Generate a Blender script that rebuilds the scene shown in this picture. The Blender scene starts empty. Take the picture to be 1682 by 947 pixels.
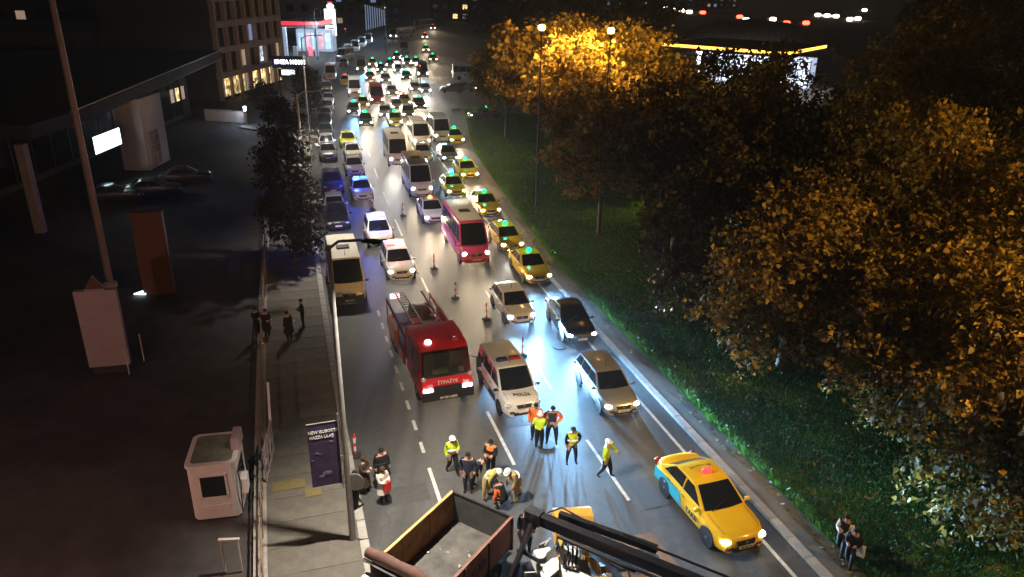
import bpy, bmesh, math, random
import numpy as np
from mathutils import Vector, Matrix, Euler
R = math.radians
random.seed(7); rng = np.random.default_rng(7)
scene = bpy.context.scene
COL = scene.collection

# ------------------------------------------------------------------ camera
CAM_H = 18.0
cd = bpy.data.cameras.new('camera'); cam = bpy.data.objects.new('camera', cd); COL.objects.link(cam)
cd.sensor_width = 36.0; cd.lens = 26.28; cd.clip_start = 0.5; cd.clip_end = 3000
_p, _r = R(22.8), R(1.1)
_fw = Vector((0, math.cos(_p), -math.sin(_p))); _rt = Vector((1, 0, 0)); _up = _rt.cross(_fw)
_iu = _up*math.cos(_r) - _rt*math.sin(_r); _ir = _rt*math.cos(_r) + _up*math.sin(_r)
cam.matrix_world = Matrix(((_ir.x, _iu.x, -_fw.x, 0), (_ir.y, _iu.y, -_fw.y, 0), (_ir.z, _iu.z, -_fw.z, CAM_H), (0, 0, 0, 1)))
scene.camera = cam

# ------------------------------------------------------------------ night sky, moon, exposure
w = bpy.data.worlds.new('World'); scene.world = w; w.use_nodes = True
nt = w.node_tree; bg = nt.nodes['Background']
sky = nt.nodes.new('ShaderNodeTexSky'); sky.sky_type = 'NISHITA'; sky.sun_disc = False
sky.sun_elevation = R(3); sky.sun_rotation = R(140)
nt.links.new(sky.outputs[0], bg.inputs[0]); bg.inputs[1].default_value = 0.007
sl = bpy.data.lights.new('moon', 'SUN'); sl.energy = 0.006; sl.angle = R(0.5); sl.color = (0.8, 0.86, 1.0)
so = bpy.data.objects.new('moon', sl); COL.objects.link(so); so.rotation_euler = (R(60), 0, R(140))
scene.view_settings.view_transform = 'Standard'; scene.view_settings.look = 'None'
scene.view_settings.exposure = 0.65; scene.view_settings.gamma = 1.0
scene.render.engine = 'CYCLES'
cy = scene.cycles
cy.use_denoising = True
try: cy.denoiser = 'OPENIMAGEDENOISE'
except Exception: pass
cy.use_light_tree = True; cy.max_bounces = 5; cy.diffuse_bounces = 2; cy.glossy_bounces = 3
cy.transmission_bounces = 3; cy.transparent_max_bounces = 6; cy.sample_clamp_indirect = 3.0
cy.caustics_reflective = False; cy.caustics_refractive = False; cy.blur_glossy = 0.6

# ------------------------------------------------------------------ materials
MATS = {}
def pm(name, col, rough=0.5, metal=0.0, var=0.12, scale=6.0, bump=0.0, coat=0.0, spec=0.5, col2=None, detail=4.0, alpha=1.0):
    """procedural principled material: base colour broken up by noise, roughness varied with it"""
    m = bpy.data.materials.new(name); m.use_nodes = True; MATS[name] = m
    n = m.node_tree; b = n.nodes['Principled BSDF']
    tc = n.nodes.new('ShaderNodeTexCoord'); nz = n.nodes.new('ShaderNodeTexNoise')
    nz.inputs['Scale'].default_value = scale; nz.inputs['Detail'].default_value = detail; nz.inputs['Roughness'].default_value = 0.62
    n.links.new(tc.outputs['Object'], nz.inputs['Vector'])
    rp = n.nodes.new('ShaderNodeValToRGB')
    c2 = col2 if col2 else tuple(min(1, c*(1+var)) for c in col); c1 = tuple(c*(1-var) for c in col)
    rp.color_ramp.elements[0].position = 0.3; rp.color_ramp.elements[1].position = 0.72
    rp.color_ramp.elements[0].color = (*c1, 1); rp.color_ramp.elements[1].color = (*c2, 1)
    n.links.new(nz.outputs[0], rp.inputs[0]); n.links.new(rp.outputs[0], b.inputs['Base Color'])
    mr = n.nodes.new('ShaderNodeMapRange'); mr.inputs[3].default_value = max(0.02, rough-0.08); mr.inputs[4].default_value = min(1, rough+0.1)
    n.links.new(nz.outputs[0], mr.inputs[0]); n.links.new(mr.outputs[0], b.inputs['Roughness'])
    b.inputs['Metallic'].default_value = metal; b.inputs['Specular IOR Level'].default_value = spec
    b.inputs['Coat Weight'].default_value = coat; b.inputs['Coat Roughness'].default_value = 0.08
    if bump:
        bp = n.nodes.new('ShaderNodeBump'); bp.inputs['Strength'].default_value = bump; bp.inputs['Distance'].default_value = 0.02
        n2 = n.nodes.new('ShaderNodeTexNoise'); n2.inputs['Scale'].default_value = scale*9; n2.inputs['Detail'].default_value = 3
        n.links.new(tc.outputs['Object'], n2.inputs['Vector'])
        n.links.new(n2.outputs[0], bp.inputs['Height']); n.links.new(bp.outputs[0], b.inputs['Normal'])
    return m
def em(name, col, strength, base=(0.6, 0.6, 0.6)):
    m = bpy.data.materials.new(name); m.use_nodes = True; MATS[name] = m
    n = m.node_tree; b = n.nodes['Principled BSDF']
    b.inputs['Base Color'].default_value = (*base, 1); b.inputs['Roughness'].default_value = 0.3
    b.inputs['Emission Color'].default_value = (*col, 1); b.inputs['Emission Strength'].default_value = strength
    return m
def glow_noise(m, scale, lo, hi):
    """uneven rooms behind a lit pane: emission broken up by blocks of curtain, wall and lamp"""
    n = m.node_tree; b = n.nodes['Principled BSDF']; tc = n.nodes.new('ShaderNodeTexCoord'); vo = n.nodes.new('ShaderNodeTexVoronoi'); vo.inputs['Scale'].default_value = scale; vo.distance = 'CHEBYCHEV'
    nz = n.nodes.new('ShaderNodeTexNoise'); nz.inputs['Scale'].default_value = scale*.8; n.links.new(tc.outputs['Object'], vo.inputs['Vector']); n.links.new(tc.outputs['Object'], nz.inputs['Vector'])
    ad = n.nodes.new('ShaderNodeMath'); ad.operation = 'MULTIPLY'; n.links.new(vo.outputs['Color'], ad.inputs[0]); n.links.new(nz.outputs[0], ad.inputs[1])
    mr = n.nodes.new('ShaderNodeMapRange'); mr.inputs[1].default_value = .08; mr.inputs[2].default_value = .45; mr.inputs[3].default_value = lo; mr.inputs[4].default_value = hi; n.links.new(ad.outputs[0], mr.inputs[0]); n.links.new(mr.outputs[0], b.inputs['Emission Strength'])
# paints
def paint(name, col, metal=0.15): return pm('paint_'+name, col, rough=0.32, metal=metal, var=0.05, scale=1.5, coat=0.6)
paint('white', (.72, .72, .70), 0); paint('cream', (.70, .67, .58), 0); paint('silver', (.42, .43, .44), .5); paint('grey', (.20, .21, .22), .4)
paint('black', (.012, .012, .016)); paint('navy', (.02, .03, .10)); paint('darkgrey', (.06, .065, .07), .3); paint('yellow', (.80, .50, .02), 0)
paint('taxi_green', (.55, .55, .03), 0); paint('red', (.55, .012, .015), 0); paint('magenta', (.55, .06, .14), 0); paint('purple', (.30, .04, .26), 0)
paint('pale_blue', (.45, .55, .66), .1); paint('teal', (.02, .34, .42), 0); paint('orange', (.75, .22, .03), 0); paint('beige', (.46, .40, .28), 0)
paint('maroon', (.22, .02, .03), 0); paint('bluegrey', (.10, .14, .22), .3)
# car bits
pm('glass', (.010, .012, .014), rough=.06, var=.1, scale=2, spec=.7)
pm('glass_clear', (.03, .035, .035), rough=.05, var=.1, scale=2, spec=.6)
m_ = pm('glass_thin', (.02, .025, .025), rough=.05, var=.1, scale=2, spec=.6); m_.node_tree.nodes['Principled BSDF'].inputs['Alpha'].default_value = .45
pm('rubber', (.012, .012, .012), rough=.8, var=.3); pm('rim', (.34, .34, .35), rough=.35, metal=.8, var=.1)
pm('trim', (.015, .015, .017), rough=.55, var=.2); pm('chrome', (.6, .6, .62), rough=.2, metal=1, var=.05)
pm('plate', (.75, .75, .73), rough=.4, var=.04, scale=4); pm('ink', (.02, .02, .022), rough=.6, var=.1)
pm('lamp_off', (.5, .5, .52), rough=.15, var=.1, coat=.5)
pm('tail_lens', (.30, .01, .01), rough=.2, var=.1, coat=.5)
em('hl_warm', (1, .88, .68), 26); em('hl_cool', (.80, .90, 1.0), 30); em('hl_white', (1, .97, .9), 28); em('hl_dim', (1, .9, .75), 5)
em('taxi_lamp', (.0, 1.0, .34), 1.5, (.02, .5, .2)); em('taxi_lamp_red', (1, .05, .04), 1.3, (.5, .05, .04)); em('taxi_lamp_orange', (1, .25, .02), 3.0)
em('beacon_blue', (.03, .22, 1.0), 3.5); em('beacon_red', (1, .03, .04), 2.5); em('beacon_white', (1, .5, .55), 2)
pm('beacon_blue_off', (.02, .03, .12), rough=.2, coat=.4); pm('beacon_red_off', (.35, .015, .012), rough=.2, coat=.4)
em('brake', (1, .03, .02), 4)

# ------------------------------------------------------------------ mesh builder
class MB:
    def __init__(s): s.v = []; s.f = []
    def add(s, vs, fs):
        o = len(s.v); s.v += [tuple(p) for p in vs]; s.f += [tuple(i+o for i in f) for f in fs]; return s
    def box(s, c, d, rz=0.0, rx=0.0, ry=0.0, taper=1.0):
        hx, hy, hz = d[0]/2, d[1]/2, d[2]/2
        M = Euler((rx, ry, rz)).to_matrix(); c = Vector(c)
        vs = []
        for z in (-1, 1):
            t = taper if z > 0 else 1.0
            for x, y in ((-1, -1), (1, -1), (1, 1), (-1, 1)): vs.append(c + M @ Vector((x*hx*t, y*hy*t, z*hz)))
        return s.add(vs, [(3, 2, 1, 0), (4, 5, 6, 7), (0, 1, 5, 4), (1, 2, 6, 5), (2, 3, 7, 6), (3, 0, 4, 7)])
    def bar(s, a, b, wd, ht=None, up=(0, 0, 1)):
        a, b = Vector(a), Vector(b); ht = ht or wd; d = (b-a).normalized(); u = Vector(up)
        if abs(d.dot(u)) > .98: u = Vector((1, 0, 0))
        r = d.cross(u).normalized()*wd/2; u2 = r.cross(d).normalized()*ht/2
        return s.add([a-r-u2, a+r-u2, a+r+u2, a-r+u2, b-r-u2, b+r-u2, b+r+u2, b-r+u2],
                     [(3, 2, 1, 0), (4, 5, 6, 7), (0, 1, 5, 4), (1, 2, 6, 5), (2, 3, 7, 6), (3, 0, 4, 7)])
    def tube(s, a, b, r0, r1=None, n=10, cap=True):
        a, b = Vector(a), Vector(b); r1 = r0 if r1 is None else r1; d = (b-a).normalized()
        u = Vector((0, 0, 1)) if abs(d.z) < .95 else Vector((1, 0, 0)); x = d.cross(u).normalized(); y = d.cross(x)
        vs = []
        for p, r in ((a, r0), (b, r1)):
            for i in range(n):
                t = 2*math.pi*i/n; vs.append(p + x*math.cos(t)*r + y*math.sin(t)*r)
        fs = [(i, (i+1) % n, n+(i+1) % n, n+i) for i in range(n)]
        if cap: fs += [tuple(range(n-1, -1, -1)), tuple(range(n, 2*n))]
        return s.add(vs, fs)
    def path(s, pts, rad, n=8):
        pts = [Vector(p) for p in pts]; k = len(pts); vs = []
        for i, p in enumerate(pts):
            d = (pts[min(i+1, k-1)]-pts[max(i-1, 0)]).normalized(); u = Vector((0, 0, 1)) if abs(d.z) < .9 else Vector((1, 0, 0))
            x = d.cross(u).normalized(); y = d.cross(x); r = rad[i] if hasattr(rad, '__len__') else rad
            for j in range(n): t = 2*math.pi*j/n; vs.append(p+x*math.cos(t)*r+y*math.sin(t)*r)
        fs = [(i*n+j, i*n+(j+1) % n, (i+1)*n+(j+1) % n, (i+1)*n+j) for i in range(k-1) for j in range(n)]
        fs += [tuple(range(n-1, -1, -1)), tuple(range((k-1)*n, k*n))]
        return s.add(vs, fs)
    def ell(s, c, r, nu=12, nv=8, rz=0.0, ry=0.0, zmin=-1.0):
        M = Euler((0, ry, rz)).to_matrix(); c = Vector(c); vs = []; 
        for i in range(nv+1):
            a = math.acos(max(-1, min(1, 1-(1-zmin)*i/nv)))
            for j in range(nu):
                t = 2*math.pi*j/nu; vs.append(c+M @ Vector((r[0]*math.sin(a)*math.cos(t), r[1]*math.sin(a)*math.sin(t), r[2]*math.cos(a))))
        fs = [(i*nu+j, (i+1)*nu+j, (i+1)*nu+(j+1) % nu, i*nu+(j+1) % nu) for i in range(nv) for j in range(nu)]
        fs.append(tuple(range(nv*nu+nu-1, nv*nu-1, -1)))
        return s.add(vs, fs)
    def lathe(s, c, prof, n=14, sx=1.0, sy=1.0, axis='z'):
        c = Vector(c); vs = []
        for r, h in prof:
            for j in range(n):
                t = 2*math.pi*j/n; q = (r*math.cos(t)*sx, r*math.sin(t)*sy, h)
                if axis == 'y': q = (q[0], h, q[1])
                vs.append(c+Vector(q))
        k = len(prof)
        fs = [(i*n+j, i*n+(j+1) % n, (i+1)*n+(j+1) % n, (i+1)*n+j) for i in range(k-1) for j in range(n)]
        fs += [tuple(range(n-1, -1, -1)), tuple(range((k-1)*n, k*n))]
        return s.add(vs, fs)
    def prism(s, poly, z0, z1):
        n = len(poly); vs = [(x, y, z0) for x, y in poly]+[(x, y, z1) for x, y in poly]
        return s.add(vs, [tuple(range(n-1, -1, -1)), tuple(range(n, 2*n))]+[(i, (i+1) % n, n+(i+1) % n, n+i) for i in range(n)])
    def slab(s, a, b, c, d, th):
        """a quad plate with thickness"""
        a, b, c, d = map(Vector, (a, b, c, d)); nn = (b-a).cross(d-a).normalized()*th
        return s.add([a, b, c, d, a-nn, b-nn, c-nn, d-nn], [(0, 1, 2, 3), (7, 6, 5, 4), (0, 4, 5, 1), (1, 5, 6, 2), (2, 6, 7, 3), (3, 7, 4, 0)])
    def mesh(s, name, smooth=None, fix=True):
        me = bpy.data.meshes.new(name); me.from_pydata(s.v, [], s.f)
        if fix:
            b = bmesh.new(); b.from_mesh(me); bmesh.ops.recalc_face_normals(b, faces=b.faces); b.to_mesh(me); b.free()
        if smooth is not None:
            me.shade_smooth()
            try: me.set_sharp_from_angle(angle=R(smooth))
            except Exception: pass
        me.update(); return me
    def build(s, name, mat, parent=None, smooth=None, **tags):
        return obj(name, s.mesh(name, smooth), mat, parent, **tags)
def obj(name, me, mat, parent=None, label=None, cat=None, group=None, kind=None):
    o = bpy.data.objects.new(name, me); COL.objects.link(o)
    m = MATS[mat] if isinstance(mat, str) else mat
    if m is not None:
        if not me.materials: me.materials.append(m)
        o.material_slots[0].link = 'OBJECT'; o.material_slots[0].material = m
    if parent: o.parent = parent
    if label: o['label'] = label
    if cat: o['category'] = cat
    if group: o['group'] = group
    if kind: o['kind'] = kind
    return o
def thing(name, label, cat, loc=(0, 0, 0), rz=0.0, group=None):
    o = bpy.data.objects.new(name, None); COL.objects.link(o); o.empty_display_size = .2
    o.location = (*loc, 0) if len(loc) == 2 else loc; o.rotation_euler = (0, 0, rz)
    o['label'] = label; o['category'] = cat
    if group: o['group'] = group
    return o
def text_mesh(txt, size, ext=.004, align='CENTER'):
    cu = bpy.data.curves.new('lettering', 'FONT'); cu.body = txt; cu.size = size; cu.extrude = ext; cu.align_x = align; cu.align_y = 'CENTER'; cu.resolution_u = 2; cu.offset = size*.02
    o = bpy.data.objects.new('tmp', cu); me = bpy.data.meshes.new_from_object(o); bpy.data.objects.remove(o); me.materials.clear(); return me
def lettering(txt, size, mat, parent, loc, rot, sx=1.0):
    o = obj('lettering', text_mesh(txt, size), mat, parent); o.location = loc; o.rotation_euler = rot; o.scale = (sx, 1, 1); return o
def spot(name, loc, target, col, energy, size, blend=.6, radius=.08, parent=None):
    l = bpy.data.lights.new(name, 'SPOT'); l.energy = energy; l.color = col; l.spot_size = R(size); l.spot_blend = blend; l.shadow_soft_size = radius
    o = bpy.data.objects.new(name, l); COL.objects.link(o); o.location = loc
    o.rotation_euler = (Vector(target)-Vector(loc)).to_track_quat('-Z', 'Y').to_euler()
    if parent: o.parent = parent
    return o
def low_beam(o, power=1.0):
    """give a spot the intensity curve of a dipped headlamp: strongest near the horizontal, weak at the ground close by"""
    l = o.data; l.use_nodes = True; n = l.node_tree; e = [k for k in n.nodes if k.type == 'EMISSION'][0]
    tc = n.nodes.new('ShaderNodeTexCoord'); sp = n.nodes.new('ShaderNodeSeparateXYZ'); n.links.new(tc.outputs['Normal'], sp.inputs[0])
    a = n.nodes.new('ShaderNodeMath'); a.operation = 'ABSOLUTE'; n.links.new(sp.outputs[1], a.inputs[0])
    b = n.nodes.new('ShaderNodeMath'); b.operation = 'MULTIPLY_ADD'; b.inputs[1].default_value = 1/.035; b.inputs[2].default_value = 1.0; n.links.new(a.outputs[0], b.inputs[0])
    c = n.nodes.new('ShaderNodeMath'); c.operation = 'POWER'; c.inputs[1].default_value = -2.2; n.links.new(b.outputs[0], c.inputs[0])
    n.links.new(c.outputs[0], e.inputs['Strength'])
def point(name, loc, col, energy, radius=.1, parent=None):
    l = bpy.data.lights.new(name, 'POINT'); l.energy = energy; l.color = col; l.shadow_soft_size = radius
    o = bpy.data.objects.new(name, l); COL.objects.link(o); o.location = loc
    if parent: o.parent = parent
    return o

# ------------------------------------------------------------------ the road in plan (metres)
def xl(y):
    t = y-24.8; return .2-.318*t+.00052*t*t
def slope(y): return -.318+.00104*(y-24.8)
def RP(y, off, z=0.0):
    s = slope(y); n = math.hypot(1, s); return Vector((xl(y)+off/n, y-off*s/n, z))
def heading(y):                      # towards the camera
    return math.atan2(-1, -slope(y))
LE = -6.1
def RE(y): return float(np.interp(y, [0, 45, 60, 78, 100, 150, 200, 300, 420], [7.9, 7.9, 8.9, 10.0, 13.0, 15.0, 15.0, 14.0, 14.0]))
def ribbon(y0, y1, fa, fb, z, n=60):
    ys = [y0+(y1-y0)*(i/n)**1.6 for i in range(n+1)]; v = []
    for y in ys:
        a = fa(y) if callable(fa) else fa; b = fb(y) if callable(fb) else fb
        v += [RP(y, a, z), RP(y, b, z)]
    m = MB(); m.add(v, [(2*i, 2*i+1, 2*i+3, 2*i+2) for i in range(n)]); return m

def surf(name, c1, c2, rough, scale, bump=.3, crack=0.0, spec=.5, wet=0.0):
    m = pm(name, c1, rough=rough, col2=c2, scale=scale, bump=bump, spec=spec, detail=8)
    if crack:
        n = m.node_tree; b = n.nodes['Principled BSDF']; tc = [k for k in n.nodes if k.type == 'TEX_COORD'][0]
        src = b.inputs['Base Color'].links[0].from_socket
        vz = n.nodes.new('ShaderNodeTexNoise'); vz.inputs['Scale'].default_value = .22; vz.inputs['Detail'].default_value = 6
        n.links.new(tc.outputs['Object'], vz.inputs['Vector'])
        rp = n.nodes.new('ShaderNodeValToRGB'); rp.color_ramp.elements[0].position = .35; rp.color_ramp.elements[1].position = .62
        rp.color_ramp.elements[0].color = (crack, crack, crack, 1); rp.color_ramp.elements[1].color = (1, 1, 1, 1)
        mx = n.nodes.new('ShaderNodeMixRGB'); mx.blend_type = 'MULTIPLY'; mx.inputs[0].default_value = 1
        n.links.new(vz.outputs[0], rp.inputs[0]); n.links.new(src, mx.inputs[1]); n.links.new(rp.outputs[0], mx.inputs[2]); n.links.new(mx.outputs[0], b.inputs['Base Color'])
    return m
surf('asphalt', (.075, .075, .077), (.105, .103, .100), .60, 3.0, .25, .78, spec=.45)
surf('forecourt', (.052, .046, .046), (.085, .074, .070), .8, 1.2, .3, .6)
surf('paving', (.105, .095, .080), (.15, .135, .112), .8, 2.0, .3, .8)
surf('concrete', (.26, .25, .23), (.36, .34, .31), .85, 4, .3)
surf('soil_grass', (.022, .075, .006), (.044, .125, .012), .95, .9, .6, spec=.05)
surf('line_paint', (.42, .42, .40), (.72, .71, .67), .6, 5, .2)
surf('tactile', (.15, .12, .045), (.20, .16, .06), .8, 6, .3)
surf('dark_wall', (.030, .030, .036), (.045, .044, .05), .8, .6, .1)
surf('plaster', (.50, .44, .42), (.56, .50, .47), .85, .8, .1)
surf('facade', (.22, .18, .18), (.28, .23, .22), .85, .5, .1)
surf('roofing', (.018, .018, .020), (.03, .03, .032), .9, .4, .2)

# ground, road, pavements, verge
gm = MB(); gm.add([(-900, -60, -.06), (900, -60, -.06), (900, 1500, -.06), (-900, 1500, -.06)], [(0, 1, 2, 3)])
gm.build('ground', 'forecourt', kind='structure')
ribbon(4, 420, LE, RE, 0.0, 90).build('road', 'asphalt', kind='structure')
# side street at the junction on the right
ss = MB(); a, b = RP(106, 12.5), RP(142, 14.6)
ss.add([(a.x, a.y, -.004), (a.x+70, a.y+26, -.004), (b.x+74, b.y+22, -.004), (b.x, b.y, -.004)], [(0, 1, 2, 3)]); ss.build('side_street', 'asphalt', kind='structure')
pv = ribbon(4, 130, LE-3.3, LE-.32, .115, 70); po = pv.build('pavement', 'paving', kind='structure')
y = 12.0; kme = None                                            # kerb stones along the left pavement
kst = MB().box((0, 0, .06), (.30, .97, .16)).mesh('kerb_stone')
while y < 64:
    p = RP(y, LE-.16); k = obj('kerb_stone', kst, 'concrete', po); k.location = (p.x, p.y, .0); k.rotation_euler = (0, 0, math.atan(-slope(y))+random.uniform(-.006, .006)); y += .96
ribbon(64, 130, LE-.31, LE-.01, .14, 40).build('kerb', 'concrete', kind='structure')
# paved bands: darker slabs across the left pavement
slab_me = {}
for yy in np.arange(13.0, 60, 1.25):
    for q in range(3):
        key = q
        if key not in slab_me: slab_me[key] = MB().box((0, 0, 0), (.965, 1.21, .03)).mesh('paving_slab')
        p = RP(yy, LE-.83-.99*q); s = obj('paving_slab', slab_me[key], 'paving', po); s.location = (p.x, p.y, .112+random.uniform(-.002, .003)); s.rotation_euler = (0, 0, math.atan(-slope(yy)))
for yy, of in ((25.6, -8.9), (25.6, -8.3), (25.0, -7.75)):
    p = RP(yy, of); t = MB(); t.box((0, 0, 0), (.58, .58, .02)); o = t.build('tactile_tile', 'tactile', po); o.location = (p.x, p.y, .146); o.rotation_euler = (0, 0, math.atan(-slope(yy)))
rs = ribbon(4, 100, RE, lambda y: RE(y)+1.35, .11, 70); rso = rs.build('footway', 'paving', kind='structure')
y = 12.0
while y < 62:
    p = RP(y, RE(y)+.05); k = obj('kerb_stone', kst, 'concrete', rso); k.location = (p.x, p.y, .005); k.rotation_euler = (0, 0, math.atan(-slope(y))); y += .96
# grass verge / park floor
vg = MB(); gy = [4+96*(i/48)**1.2 for i in range(49)]; gx = [0, .5, 1.2, 2.2, 4, 7, 12, 22, 40, 80, 160]
vv = []
for yq in gy:
    for k, dx in enumerate(gx):
        p = RP(yq, RE(yq)+1.35); vv.append((p.x+dx, p.y+dx*.2, .10+(.06*random.random()+min(dx, 8)*.03 if k else 0)))
nk = len(gx); vg.add(vv, [(i*nk+j, i*nk+j+1, (i+1)*nk+j+1, (i+1)*nk+j) for i in range(len(gy)-1) for j in range(nk-1)])
vg.build('verge', 'soil_grass', kind='structure', smooth=60)

# worn wheel tracks: the asphalt noise is drawn out along the road
def streak(name, amt):
    m = MATS[name]; n = m.node_tree; b = n.nodes['Principled BSDF']; src = b.inputs['Base Color'].links[0].from_socket
    tc = n.nodes.new('ShaderNodeTexCoord'); mp = n.nodes.new('ShaderNodeMapping'); mp.inputs['Rotation'].default_value = (0, 0, R(-16.5)); mp.inputs['Scale'].default_value = (1.1, .035, 1)
    nz = n.nodes.new('ShaderNodeTexNoise'); nz.inputs['Scale'].default_value = 1.0; nz.inputs['Detail'].default_value = 5; n.links.new(tc.outputs['Object'], mp.inputs[0]); n.links.new(mp.outputs[0], nz.inputs['Vector'])
    rp = n.nodes.new('ShaderNodeValToRGB'); rp.color_ramp.elements[0].position = .36; rp.color_ramp.elements[1].position = .64; rp.color_ramp.elements[0].color = (amt, amt, amt, 1); rp.color_ramp.elements[1].color = (1, 1, 1, 1); n.links.new(nz.outputs[0], rp.inputs[0])
    mx = n.nodes.new('ShaderNodeMixRGB'); mx.blend_type = 'MULTIPLY'; mx.inputs[0].default_value = 1; n.links.new(src, mx.inputs[1]); n.links.new(rp.outputs[0], mx.inputs[2])
    vo = n.nodes.new('ShaderNodeTexVoronoi'); vo.feature = 'DISTANCE_TO_EDGE'; vo.inputs['Scale'].default_value = .35; wn = n.nodes.new('ShaderNodeTexNoise'); wn.inputs['Scale'].default_value = 1.2; va = n.nodes.new('ShaderNodeVectorMath'); va.operation = 'ADD'
    n.links.new(tc.outputs['Object'], wn.inputs['Vector']); n.links.new(tc.outputs['Object'], va.inputs[0]); n.links.new(wn.outputs['Color'], va.inputs[1]); n.links.new(va.outputs[0], vo.inputs['Vector'])
    r2 = n.nodes.new('ShaderNodeValToRGB'); r2.color_ramp.elements[0].position = .0; r2.color_ramp.elements[1].position = .012; r2.color_ramp.elements[0].color = (.72, .72, .72, 1); r2.color_ramp.elements[1].color = (1, 1, 1, 1); n.links.new(vo.outputs['Distance'], r2.inputs[0])
    m2 = n.nodes.new('ShaderNodeMixRGB'); m2.blend_type = 'MULTIPLY'; m2.inputs[0].default_value = 1; n.links.new(mx.outputs[0], m2.inputs[1]); n.links.new(r2.outputs[0], m2.inputs[2]); n.links.new(m2.outputs[0], b.inputs['Base Color'])
streak('asphalt', .62)
surf('patch', (.045, .045, .047), (.065, .064, .063), .7, 4.0, .3, .8)
for y0, y1, o0, o1 in ((27.2, 31.0, .5, 2.3), (35, 36.4, -2.8, -.4), (21.0, 22.6, 3.8, 6.2), (40.5, 47, 4.2, 5.6), (23.6, 24.6, -5.6, -3.6), (48, 52, -2.6, -1.2)):
    ribbon(y0, y1, o0, o1, .003, 4).build('road_patch', 'patch', kind='structure')
# lane markings
mk = {'n': 0}
def dash(y0, y1, off, wd=.14, off1=None):
    m = MB(); n = max(1, int((y1-y0)/2)); v = []
    for i in range(n+1):
        y = y0+(y1-y0)*i/n; o = off if off1 is None else off+(off1-off)*i/n
        v += [RP(y, o-wd/2, .004), RP(y, o+wd/2, .004)]
    m.add(v, [(2*i, 2*i+1, 2*i+3, 2*i+2) for i in range(n)]); m.build('lane_marking', 'line_paint', kind='structure')
for k in range(9): dash(26.4+1.62*k, 27.15+1.62*k, -3.3)
dash(16, 25.4, -3.3)
for y0 in (24.7, 32.5, 40.6, 44.6, 52.5, 60.5, 69, 78): dash(y0, y0+3.9, 0.0)
dash(14.5, 17.5, 0)
for y0 in (14.2, 21.6, 29.6, 37.5, 45.5, 53.5, 61.5): dash(y0, y0+3.9, 3.45)
dash(13, 98, 7.0, off1=7.0)

pm('iron', (.05, .047, .045), rough=.6, metal=.5, var=.3)
for (yy, of), lab in (((25.6, 1.7), 'round iron manhole cover in the lane before the police van'), ((33.5, 5.3), 'round iron manhole cover in the right lane before the silver hatchback'), ((39.6, -8.2), 'pale round manhole cover on the left pavement')):
    p = RP(yy, of); z = .006 if of > -6 else .128
    t = thing('manhole_cover', lab, 'manhole cover', (p.x, p.y, z), 0, 'manhole covers'); MB().lathe((0, 0, 0), [(.36, 0), (.36, .012), (.33, .012)], 20).build('ring', 'iron', t, 30); MB().lathe((0, 0, .002), [(.31, 0), (.31, .014)], 20).build('lid', 'iron' if of > -6 else 'concrete', t, 30)
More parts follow.
